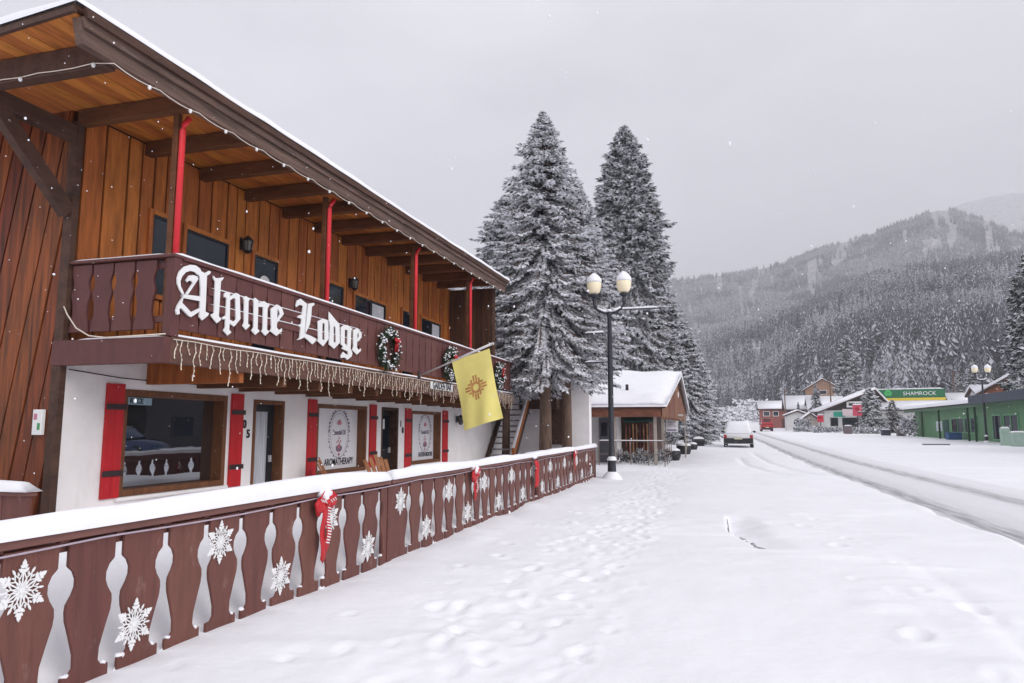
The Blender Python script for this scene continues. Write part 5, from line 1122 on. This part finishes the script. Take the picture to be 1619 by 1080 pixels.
# ================================================================== VEHICLES (rear towards us, local y forward)
TYRE = mat('tyre rubber', (.018, .018, .02), .8, .2, 20.); TRIMB = mat('black bumper', (.02, .02, .024), .6, .2, 10.)
def car(name, label, paint, w, L, h, cover, group=None, pickup=False):
    t = T(name, label, 'car', (0, 0, 0), group); hw = w/2
    def sect(y, z0, z1, half, top, n=5):
        """rounded cross-section at y between z0 and z1; half width below, top width above"""
        return [(-half*.93, y, z0), (-half, y, z0+.12), (-half, y, z0+(z1-z0)*.6), (-half*.985, y, z1-.06), (-top, y, z1), (top, y, z1), (half*.985, y, z1-.06), (half, y, z0+(z1-z0)*.6), (half, y, z0+.12), (half*.93, y, z0)]
    def loft(m, ss):
        n = len(ss[0]); o = [p for s in ss for p in s]; m.add(o, [(i*n+k, i*n+(k+1) % n, (i+1)*n+(k+1) % n, (i+1)*n+k) for i in range(len(ss)-1) for k in range(n)]+[tuple(range(n))[::-1], tuple(range((len(ss)-1)*n, len(ss)*n))])
    belt = h*.57; m = MB(); m.smooth = True
    loft(m, [sect(.0, .42, belt-.06, hw*.93, hw*.84), sect(.07, .34, belt, hw*.985, hw*.9), sect(.5, .30, belt+.02, hw, hw*.93), sect(L*.62, .30, belt, hw, hw*.93), sect(L*.9, .32, belt-.1, hw*.96, hw*.85), sect(L, .42, belt-.25, hw*.8, hw*.7)])
    y1 = L*.62 if not pickup else L*.60; y0 = .22 if not pickup else L*.36
    loft(m, [sect(y0, belt-.02, belt+.06, hw*.9, hw*.84), sect(y0+.22, belt-.01, h-.12, hw*.85, hw*.60), sect(y0+.6, belt, h, hw*.84, hw*.58), sect(y1-.35, belt, h-.02, hw*.84, hw*.58), sect(y1, belt, belt+.25, hw*.88, hw*.8), sect(y1+.25, belt-.03, belt+.02, hw*.88, hw*.8)]); part('body', m, paint, t)
    m = MB(); zw0, zw1 = belt+.10, h-.13; yb = y0+.02
    m.add([(-hw*.74, yb+.035, zw0), (hw*.74, yb+.035, zw0), (hw*.56, yb+.155, zw1), (-hw*.56, yb+.155, zw1)], [(0, 1, 2, 3)]); part('rear_window', m, PANED, t)
    for s in (-1, 1):
        m = MB(); m.add([(s*hw*.885, y0+.35, zw0), (s*hw*.885, y1-.15, zw0), (s*hw*.80, y1-.5, zw1), (s*hw*.80, y0+.45, zw1)], [(0, 1, 2, 3)]); part('side_window', m, PANED, t)
        m = MB(); m.box(min(s*hw*.76, s*hw*.95), -.025, belt-.34, max(s*hw*.76, s*hw*.95), .06, belt-.08); part('tail_light', m, mat('tail light', (.35, .02, .02), .3), t, .01)
        m = MB(); m.smooth = True; m.blob((s*(hw+.1), L*.60, belt+.12), .1, .06, .08); part('wing_mirror', m, TRIMB, t)
        for yy in (L*.17, L*.80):
            m = MB(); c = (s*(hw-.13), yy, .34); m.smooth = True
            pr = [(.20, -.11), (.31, -.11), (.345, -.07), (.345, .07), (.31, .11), (.20, .11)]; n = 20
            vs = [(c[0]+x, c[1]+r*math.cos(6.2832*k/n), c[2]+r*math.sin(6.2832*k/n)) for r, x in pr for k in range(n)]
            m.add(vs, [(i*n+k, i*n+(k+1) % n, (i+1)*n+(k+1) % n, (i+1)*n+k) for i in range(5) for k in range(n)]); wh = part('wheel', m, TYRE, t)
            m = MB(); m.add([(c[0]+s*.07, c[1]+.21*math.cos(6.2832*k/n), c[2]+.21*math.sin(6.2832*k/n)) for k in range(n)], [tuple(range(n))]); part('rim', m, STEEL, wh)
    m = MB(); m.hexa([(-hw*.92, -.07, .34), (hw*.92, -.07, .34), (hw*.96, .05, .34), (-hw*.96, .05, .34)], [(-hw*.95, -.06, .70), (hw*.95, -.06, .70), (hw*.975, .05, .70), (-hw*.975, .05, .70)]); part('bumper', m, TRIMB, t, .03)
    m = MB(); m.box(-.26, -.03, .70, .26, -.008, .83) if False else m.box(-.26, -.09, .62, .26, -.072, .75); part('number_plate', m, mat('plate', (.6, .58, .45)), t)
    m = MB(); m.smooth = True
    if cover > .3:   # snow over the roof, rear window and tail
        loft(m, [[(x*1.0, y, z) for x, y, z in s] for s in [sect(y0-.08, belt-.1, belt+.04, hw*.88, hw*.76), sect(y0+.10, belt+.0, h-.18, hw*.78, hw*.58), sect(y0+.28, h-.35, h+.02, hw*.72, hw*.52), sect(y0+.6, h-.1, h+.10, hw*.74, hw*.58), sect(y1-.4, h-.1, h+.08, hw*.73, hw*.56), sect(y1+.1, belt+.1, belt+.28, hw*.8, hw*.7), sect(L*.88, belt-.15, belt+.02, hw*.85, hw*.75)]])
    else: loft(m, [sect(y0+.3, h-.06, h+.01, hw*.7, hw*.55), sect(y0+.6, h-.06, h+.07, hw*.72, hw*.58), sect(y1-.5, h-.06, h+.05, hw*.7, hw*.56)])
    part('car_snow', m, SNOW, t); return t
WPAINT = mat('white car paint', (.70, .70, .72), .3, .03, 3., spec=.5); RPAINT = mat('red car paint', (.42, .02, .025), .3, .06, 3., spec=.5); GPAINT = mat('silver car paint', (.45, .46, .49), .3, .06, 3.)
def place(t, px, py, rz=0., dz=0.):
    P = hit(px, py); t.location = (P[0], P[1], float(g(P[1]))-.05+dz); t.rotation_euler = (0, 0, rz); return P
place(car('parked_car', 'white snow covered car parked on the left of the street, rear towards us', WPAINT, 2.02, 4.6, 1.78, 1.), 1168, 708, R(-2))
place(car('parked_car', 'silver car with a snowy roof parked ahead of the white one', GPAINT, 1.85, 4.5, 1.7, 0.), 1148.5, 690)
place(car('parked_car', 'third snow covered car up the left kerb, a few pixels wide', WPAINT, 1.85, 4.5, 1.7, 0.), 1155, 681)
place(car('red_van', 'red van driving up the middle of the snowy street', RPAINT, 1.95, 4.9, 2.05, 0.), 1213.5, 682)
place(car('parked_car', 'snow buried white car parked right of the red van', WPAINT, 1.9, 4.5, 1.6, 1.), 1240, 675, R(-60))
place(car('parked_car', 'white snow covered car parked beside the little spruces and the green shops', WPAINT, 2.0, 4.8, 1.9, 1.), 1417, 681, R(-75))

place(car('parked_car', 'snow covered grey car parked in front of the red fronted house', GPAINT, 1.85, 4.5, 1.6, 1.), 1253, 674, R(-80))
place(car('parked_car', 'dark car with a snowy roof parked before the gabled chalet', mat('dark car paint', (.04, .04, .05), .3), 1.85, 4.4, 1.6, 0.), 1394, 679, R(-85))
X, Y, z = gx_(1532, 146); house('snowy_cottage', 'small cottage with a snow laden roof between the canopy and the far street lamp', X, Y, z, 5., 3, 4.8, 6.2, mat('pale shed', (.5, .44, .4)), 'x', 0, .5, .35, [(-1.6, -.5, 3.2, 4.2)])
for (px, Y, h_, lb) in ((1316, 140, 9.5, 'thin dark utility pole behind the white roofs'), (1513, 150, 11., 'thin dark utility pole right of the canopy'), (1243, 150, 8., 'thin dark utility pole by the red fronted house')):
    x = at(px, Y); z = float(g(Y)); t = T('utility_pole', lb, 'utility pole', (x, Y, z), 'utility poles in the town'); m = MB(); m.tube([(x, Y, z-.2), (x, Y, z+h_)], [.14, .10], 8); part('pole', m, BARK, t); m = MB(); m.bar((x-.9, Y-.12, z+h_-.6), (x+.9, Y-.12, z+h_-.6), .1, .12); part('crossarm', m, BARK, t)
# ================================================================== HEDGES AND TOWN TREES
random.seed(21)
def hedge(px, Y, w, h, label, name='snowy_hedge', group='snowy hedges across the street', cat='hedge', base=None):
    x = at(px, Y); z = float(g(Y)) if base is None else base; t = T(name, label, cat, (x, Y, z), group); mg = MB(); ms = MB()
    for i in range(int(90*w*h/1.5)+40):
        c = Vector((x+random.uniform(-w/2, w/2), Y+random.uniform(-.6, .6), z+h*random.random()**.7*(.6+.4*float(vnoise(px+i*.01, 3)))))
        needles(mg, ms, c, Vector((random.uniform(-1, 1), random.uniform(-1, .4), random.uniform(0, 1.2))).normalized(), .4, .2, .95, 3)
    part('foliage', mg, NEEDLE, t); part('hedge_snow', ms, SNOW, t)
hedge(1275, 118, 3.6, .9, 'low snowy hedge below the small pale shed'); hedge(1305, 110, 4.2, .8, 'low snowy hedge at the foot of the small red sign'); hedge(1270, 124, 2.2, 2.2, 'tall snowy bush against the grey cabin'); hedge(1372, 102, 4.5, .9, 'long snowy hedge right of the litter bin, under the spruce')
hedge(1437, 88, 1.6, 2.2, 'snowy bush at the corner of the green shops', 'snowy_bush'); 
for i, (px, Y, w, h, lb) in enumerate(((1165, 235, 9, 4.5, 'white frosted bush left of the road end'), (1185, 260, 12, 7, 'white frosted bushes at the middle of the road end'), (1203, 240, 8, 5, 'white frosted bush at the right of the road end'), (1150, 205, 7, 4, 'white frosted bush behind the parked cars'))):
    x = at(px, Y); z = float(g(Y)); t = T('frosted_bush', lb, 'bush', (x, Y, z), 'frosted bushes at the road end'); mg = MB(); ms = MB()
    for k in range(170):
        c = Vector((x+random.gauss(0, w/4), Y+random.uniform(-1, 1), z+h*random.random()))
        needles(mg, ms, c, Vector((random.uniform(-1, 1), random.uniform(-1, .4), random.uniform(.1, 1.2))).normalized(), 1.2, .6, 1.0, 2)
        ms.blob(c+Vector((0, -.2, .1)), .5, .4, .3, 5, 3, .3)
    part('foliage', mg, NEEDLE, t); part('bush_snow', ms, SNOW, t)
def tspruce(px, Y, ptop, rpx, seed, nb, snow, label, base=None):
    z = float(g(Y)) if base is None else base; d = Y*1.03; h = zat(ptop, px, Y)-z; r = rpx/1120*d
    s = r/2.3
    spruce((at(px, Y), Y, z), h, r*1.3, h*.06, seed, nb, snow, label, .5*s, .22*s, dens=.5, tris=3, stem=.03*h, group='spruces in the town')
tspruce(1346, 185, 531, 30, 201, 260, .62, 'tall dark spruce behind the gabled chalet')
tspruce(1378, 107, 613, 24, 202, 150, .8, 'small snow laden spruce in front of the gabled chalet')
tspruce(1413, 109, 632, 15, 203, 110, .55, 'little dark spruce left of the green shop row')
tspruce(1648, 82, 398, 50, 204, 360, .55, 'big dark spruce cut by the right edge of the photo')
tspruce(1545, 150, 572, 20, 205, 130, .6, 'grey spruce behind the distant street lamp')
tspruce(1520, 160, 590, 16, 206, 110, .6, 'small grey spruce right of the SHAMROCK canopy')
tspruce(1290, 175, 622, 9, 207, 70, .4, 'thin dark spruce between the two white roofs')
# things across the street that only the shop window mirrors
house('log_storefront', 'dark wooden storefront facing the lodge, seen mirrored in its shop window', 22., 33.5, 0, 9, 9, 3.2, 5.0, mat('dark storefront wood', (.055, .04, .035), .7, .3, 3.), 'y', R(-90), .7, .3, [(-3.6, -1.2, .8, 2.4), (1., 3.4, .8, 2.4)], DARKW)
house('log_storefront', 'second dark wooden storefront mirrored in the lodge shop window', 22., 46, 0, 12, 9, 3.4, 5.4, DARKW, 'y', R(-90), .7, .3, [(-3.6, -1.2, .8, 2.4), (1., 3.4, .8, 2.4)], DARKW)
t = car('parked_car', 'dark car across the street mirrored in the lodge shop window', mat('dark blue car paint', (.03, .05, .11), .3), 1.85, 4.5, 1.6, 0.); t.location = (17.5, 31, 0); t.rotation_euler = (0, 0, R(80))

# ================================================================== HILLS
def azel(px, py):
    r = ray(px, py); return math.atan2(r[0], r[1]), r[2]/math.hypot(r[0], r[1])
def ridge_fn(pts, left, right):
    q = [azel(*p) for p in pts]; q = [(q[0][0]-1.2, q[0][1]*left), (q[0][0]-.25, q[0][1]*(left+1)/2)]+q+[(q[-1][0]+.2, q[-1][1]*(right+1)/2), (q[-1][0]+1.3, q[-1][1]*right)]
    th = [a for a, b in q]; el = [b for a, b in q]; return lambda t: np.interp(t, th, el)
R0F = lambda th: np.interp(th, [-1.4, -.25, -.10, .0, .045, .10, .2, .4, 1.6], [150, 170, 330, 440, 400, 300, 235, 190, 150])
def hill(name, ridge, R1, r0f, mtl, back=1.3, power=1.2, nth=420, nr=70, amp=6., seed=0, lo=-75, hi=85):
    th = np.radians(np.linspace(lo, hi, nth)); t = np.concatenate([np.linspace(0, 1, nr), np.linspace(1.03, 1.0+back*.35, 10)])
    TH, TT = np.meshgrid(th, t); RR0 = r0f(TH); RR = RR0+(R1-RR0)*TT; zr = ridge(TH)*R1+H
    zb = g(RR0*np.cos(TH))-3
    prof = np.where(TT <= 1, np.clip(TT, 0, 1)**power, 1-(np.clip(TT-1, 0, 9)/.5)**1.3*.8)
    X = RR*np.sin(TH); Yy = RR*np.cos(TH)
    nz = (vnoise(X/90+seed, Yy/90)-.5)*2+(vnoise(X/35+seed, Yy/35)-.5)
    Zz = zb+(zr-zb)*prof+amp*nz*np.sin(np.pi*np.clip(TT, 0, 1))**.6
    struct(name, gridmesh(name, X, Yy, Zz, mtl))
    def height(tt, tn):   # theta, t -> point
        fi = (tt-th[0])/(th[-1]-th[0])*(nth-1); i = np.clip(fi.astype(int), 0, nth-2); f = fi-i
        tj = np.clip(tn, 0, .9999)*(nr-1); j = tj.astype(int); h_ = tj-j
        def s(A): return (A[j, i]*(1-f)+A[j, i+1]*f)*(1-h_)+(A[j+1, i]*(1-f)+A[j+1, i+1]*f)*h_
        return np.stack([s(X), s(Yy), s(Zz)], -1)
    return height
HSNOW = mat('hill snow', (.84, .84, .88), .9, .1, .12, (1, 1, .4), dark=(.60, .60, .64))
HFOR = mat('far forest', (.60, .59, .62), .95, .2, .05, (1, 1, .3), dark=(.10, .10, .11))
rA = ridge_fn([(1040, 560), (1130, 535), (1200, 516), (1260, 496), (1320, 470), (1400, 446), (1480, 432), (1560, 420), (1640, 412)], .9, .75)
rB = ridge_fn([(1050, 446), (1100, 440), (1180, 432), (1240, 415), (1300, 393), (1350, 379), (1400, 362), (1440, 347), (1480, 333), (1510, 334), (1550, 346), (1600, 366), (1660, 384)], .95, .8)
rC = ridge_fn([(1060, 470), (1200, 432), (1250, 408), (1300, 394), (1345, 384), (1400, 372), (1500, 365), (1660, 360)], .8, .9)
rD = ridge_fn([(1060, 470), (1250, 430), (1400, 375), (1470, 342), (1520, 322), (1570, 310), (1619, 304), (1700, 312)], .8, .8)
hA = hill('hill', rA, 880, R0F, HSNOW, power=1.12)
HFORB = mat('wooded slope', (.52, .51, .54), .95, .2, .10, (1, 1, .35), dark=(.15, .148, .155))
hB = hill('far_hill', rB, 1900, lambda t: 700+0*t, HFORB, power=1.05, amp=14, seed=40, nr=60)
hill('hazy_ridge', rC, 3000, lambda t: 1500+0*t, HFOR, power=1.1, amp=20, seed=80, nth=260, nr=24)
hill('misty_peak', rD, 4800, lambda t: 2600+0*t, HFOR, power=1.0, amp=30, seed=120, nth=260, nr=24)
# ---- forest: jagged snowy conifers merged into one mesh per hillside
FD = mat('forest needles', (.068, .072, .084), .85, .35, .15, island=.0); FS = mat('forest snow', (.50, .505, .55), .9, .08, .5)
def conifer(seed, tiers, k, layers=2, snowp=.42):
    """unit conifer, height 1, radius 1 (scaled later): stacked jagged skirts of small triangles"""
    r_ = np.random.default_rng(seed); V = []; Tn = []; Mi = []
    for i in range(tiers):
        u = i/tiers; z1 = .10+.90*(u+1.02/tiers); z0 = .10+.90*u-.03; rad = (1-u)**.8*r_.uniform(.85, 1.1)
        for l in range(layers):
            a0 = r_.uniform(0, 6.28)
            for j in range(k):
                a = a0+6.2832*j/k+r_.uniform(-.2, .2); rr = rad*r_.uniform(.65, 1.1)*(1-.25*l); zz = z0+(.02+.03*l)+r_.uniform(-.02, .03); dw = 6.2832/k*.62
                b = len(V); V += [(.10*rad*math.cos(a), .10*rad*math.sin(a), min(1, z1+.0)), (rr*.62*math.cos(a-dw), rr*.62*math.sin(a-dw), zz+.045), (rr*math.cos(a), rr*math.sin(a), zz), (rr*.62*math.cos(a+dw), rr*.62*math.sin(a+dw), zz+.045)]
                q = 1 if r_.random() < snowp else 0; Tn += [(b, b+1, b+2), (b, b+2, b+3)]; Mi += [q, 1 if r_.random() < snowp else 0]
    return np.array(V), np.array(Tn), np.array(Mi)
def forest(name, protos, P, hs, rs):
    Vs = []; Ts = []; Ms = []; o = 0
    grove = .6*vnoise(P[:, 0]/55+11, P[:, 1]/70)+.4*vnoise(P[:, 0]/19, P[:, 1]/24+31); pick = np.clip((grove-.5)*2.1*len(protos)+len(protos)/2+rng.normal(0, 1.1, len(P)), 0, len(protos)-1).astype(int)
    for pi, (V, Tn, Mi) in enumerate(protos):
        sel = np.where(pick == pi)[0]; n = len(sel)
        if n == 0: continue
        a = rng.uniform(0, 6.28, n); c, s = np.cos(a), np.sin(a)
        x = (V[None, :, 0]*c[:, None]-V[None, :, 1]*s[:, None])*rs[sel, None]+P[sel, 0:1]; y = (V[None, :, 0]*s[:, None]+V[None, :, 1]*c[:, None])*rs[sel, None]+P[sel, 1:2]; z = V[None, :, 2]*hs[sel, None]+P[sel, 2:3]
        Vs.append(np.stack([x, y, z], -1).reshape(-1, 3)); Ts.append((Tn[None]+(np.arange(n)*len(V))[:, None, None]+o).reshape(-1, 3)); Ms.append(np.tile(Mi, n)); o += n*len(V)
    V = np.concatenate(Vs).astype(np.float32); Tq = np.concatenate(Ts).astype(np.int32); M = np.concatenate(Ms).astype(np.int32)
    me = bpy.data.meshes.new(name); me.vertices.add(len(V)); me.vertices.foreach_set('co', V.ravel()); me.loops.add(Tq.size); me.loops.foreach_set('vertex_index', Tq.ravel()); me.polygons.add(len(Tq)); me.polygons.foreach_set('loop_start', np.arange(0, Tq.size, 3, dtype=np.int32)); me.polygons.foreach_set('material_index', M)
    me.materials.append(FD); me.materials.append(FS); me.update(calc_edges=True); struct(name, me, 'stuff')
def scatter(hf, n, tmin, tmax, r1, r0f, lo, hi, streak, thr, seed):
    r_ = np.random.default_rng(seed); th = np.radians(r_.uniform(lo, hi, n)); rr0 = r0f(th); a, b = rr0+(r1-rr0)*tmin, rr0+(r1-rr0)*tmax
    rr = np.sqrt(a*a+(b*b-a*a)*r_.random(n)); t = (rr-rr0)/(r1-rr0); P = hf(th, t)
    m = vnoise(np.degrees(th)*streak+seed, t*5+seed)*.65+vnoise(np.degrees(th)*streak*3, t*11+7)*.35; D = P-EYE; zc = D@_fw; px = CX+F*(D@_rt)/zc; py = CY-F*(D@_up)/zc
    bare = np.zeros(len(P))       # snow chutes and clearings on the slopes
    for (cx, cy, sx, sy, k) in CLEAR: bare = np.maximum(bare, k*np.exp(-((px-cx)/sx)**2-((py-cy)/sy)**2))
    fine = .7*vnoise(np.degrees(th)*11+3, t*5+1)+.3*vnoise(np.degrees(th)*29+3, t*14+1)
    keep = (m > thr) & (fine > bare); return P[keep], t[keep]
CLEAR = [(1478, 386, 42, 18, .66), (1582, 395, 36, 10, .66), (1410, 402, 30, 10, .5), (1222, 447, 18, 13, .62), (1330, 418, 14, 6, .55), (1200, 556, 26, 20, .97), (1225, 538, 14, 14, .95), (1265, 535, 9, 36, .75), (1290, 560, 7, 24, .75), (1185, 520, 7, 14, .75), (1380, 495, 26, 9, .55)]
pA = [conifer(300+i, 8, 7, 2, .12+.115*i) for i in range(7)]; pB = [conifer(340+i, 5, 5, 1, .12+.11*i) for i in range(6)]
P1, t1 = scatter(hA, 15000, .03, 1.0, 880, R0F, -9, 26, 1.6, .30, 5); P2, t2 = scatter(hA, 3500, .03, 1.0, 880, R0F, 26, 75, .9, .24, 6)
P = np.concatenate([P1, P2]); hs = rng.uniform(8, 17, len(P))*(.7+.6*vnoise(P[:, 0]/40, P[:, 1]/40)); forest('hillside_forest', pA, P, hs, hs*rng.uniform(.22, .36, len(P)))
P, _ = scatter(hB, 40000, .12, 1.0, 1900, lambda t: 700+0*t, -9, 23, 2.6, .38, 7); hs = rng.uniform(6, 13, len(P)); forest('far_forest', pB, P, hs, hs*rng.uniform(.22, .34, len(P)))
# ---- the nearest conifers at the foot of the hill, each its own tree
NP = []
for i in range(5):
    V, Tn, Mi = conifer(400+i, 15, 12, 2, .46+.06*(i % 3)); me = bpy.data.meshes.new('conifer'); me.from_pydata(V.tolist(), [], Tn.tolist()); me.materials.append(FD); me.materials.append(FS); me.polygons.foreach_set('material_index', Mi.astype(np.int32)); me.update(); NP.append(me)
random.seed(77); r_ = np.random.default_rng(77)
tk = MB(); tk.tube([(0, 0, -.1), (0, 0, .9)], [.05, .008], 6); tkm = tk.mesh('conifer_trunk', BARK)
thn = r_.uniform(R(-1), R(21), 130); tn = r_.uniform(.005, .075, 130)
Q = hA(thn, tn)
for i in range(130):
    h_ = random.uniform(8, 17); rr = h_*random.uniform(.16, .24)
    o = T('hillside_conifer', 'frosted grey conifer at the foot of the wooded hill', 'tree', tuple(Q[i]-np.array([0, 0, .3])), 'conifers at the foot of the hill')
    c = bpy.data.objects.new('crown', NP[i % 5]); C.objects.link(c); c.parent = o; c.scale = (rr, rr, h_); c.rotation_euler = (0, 0, random.uniform(0, 6.28))
    c = bpy.data.objects.new('trunk', tkm); C.objects.link(c); c.parent = o; c.scale = (h_*.25, h_*.25, h_)
random.seed(31)
for i in range(22):
    px = random.choice((random.uniform(1235, 1375), random.uniform(1500, 1570))); Y = random.uniform(126, 215); h_ = random.uniform(4, 9.5); rr = h_*random.uniform(.22, .30)
    o = T('small_conifer', 'small frosted conifer standing among the houses below the hill', 'tree', (at(px, Y), Y, float(g(Y))), 'small conifers among the houses')
    c = bpy.data.objects.new('crown', NP[i % 5]); C.objects.link(c); c.parent = o; c.scale = (rr, rr, h_); c.rotation_euler = (0, 0, random.uniform(0, 6.28))
    c = bpy.data.objects.new('trunk', tkm); C.objects.link(c); c.parent = o; c.scale = (h_*.25, h_*.25, h_)
# ---- falling snow
random.seed(9); m = MB(); m.smooth = True
for i in range(1500):
    d = 2.2+12*random.random()**.8; px = random.uniform(-40, 1660); py = random.uniform(-20, 760); p = EYE+ray(px, py)*d; s = random.choice((.0014, .0018, .0022, .003, .0042))*random.uniform(.8, 1.2)*(1+.06*d)
    if p[0] < XF+.3 and d > 4.2*1.9 and p[0] < -6: continue
    m.blob(p, s, s, s*random.uniform(.8, 1.5), 5, 3)
struct('falling_snow', m.mesh('falling_snow', SNOW), 'stuff')

# ================================================================== AIR, SKY, LIGHT
hz = MB(); hz.box(-9000, -300, -6, 9000, 8600, 1640)
hm = bpy.data.materials.new('haze'); hm.use_nodes = True; nt = hm.node_tree; nt.nodes.remove(nt.nodes['Principled BSDF']); pv = nt.nodes.new('ShaderNodeVolumePrincipled'); pv.inputs['Color'].default_value = (.93, .93, .97, 1); pv.inputs['Density'].default_value = .00038; pv.inputs['Anisotropy'].default_value = .1
nt.links.new(pv.outputs[0], nt.nodes['Material Output'].inputs['Volume'])
hzo = struct('haze', hz.mesh('haze', hm), 'stuff')
SUN_EL, SUN_AZ = 30, 112      # azimuth measured from the street direction towards the right
wd = bpy.data.worlds.new('World'); scn.world = wd; wd.use_nodes = True; nt = wd.node_tree; N = nt.nodes; L = nt.links; bg = N['Background']
sk = N.new('ShaderNodeTexSky'); sk.sky_type = 'NISHITA'; sk.sun_disc = False; sk.sun_elevation = R(SUN_EL); sk.sun_rotation = R(SUN_AZ); sk.dust_density = 4; sk.altitude = 2600
tc = N.new('ShaderNodeTexCoord'); mp = N.new('ShaderNodeMapping'); mp.inputs['Scale'].default_value = (1.3, 1.3, 3.2); L.new(tc.outputs['Generated'], mp.inputs[0])
nz = N.new('ShaderNodeTexNoise'); nz.inputs['Scale'].default_value = 1.5; nz.inputs['Detail'].default_value = 5; nz.inputs['Roughness'].default_value = .5; L.new(mp.outputs[0], nz.inputs['Vector'])
cr = N.new('ShaderNodeValToRGB'); cr.color_ramp.elements[0].position = .34; cr.color_ramp.elements[1].position = .66; k = 1.0
cr.color_ramp.elements[0].color = (.535, .535, .565, 1); cr.color_ramp.elements[1].color = (.80, .80, .832, 1); L.new(nz.outputs['Fac'], cr.inputs['Fac'])
sc_ = N.new('ShaderNodeVectorMath'); sc_.operation = 'SCALE'; sc_.inputs['Scale'].default_value = 10.0; L.new(cr.outputs[0], sc_.inputs[0])
mx = N.new('ShaderNodeMix'); mx.data_type = 'RGBA'; mx.inputs['Factor'].default_value = .93; L.new(sk.outputs[0], mx.inputs['A']); L.new(sc_.outputs[0], mx.inputs['B'])
L.new(mx.outputs['Result'], bg.inputs['Color']); bg.inputs['Strength'].default_value = .105
sl = bpy.data.lights.new('sun', 'SUN'); sl.energy = 1.45; sl.angle = R(35); sl.color = (1, .97, .94); so = bpy.data.objects.new('sun', sl); C.objects.link(so)
dv = Vector((math.sin(R(SUN_AZ))*math.cos(R(SUN_EL)), math.cos(R(SUN_AZ))*math.cos(R(SUN_EL)), math.sin(R(SUN_EL)))); so.rotation_euler = dv.to_track_quat('Z', 'Y').to_euler()
vs = scn.view_settings; vs.view_transform = 'Standard'; vs.look = 'None'; vs.exposure = .47; vs.gamma = 1; vs.use_curve_mapping = False
cy = scn.cycles; cy.max_bounces = 7; cy.diffuse_bounces = 4; cy.volume_bounces = 2; cy.use_denoising = True; cy.caustics_reflective = False; cy.caustics_refractive = False
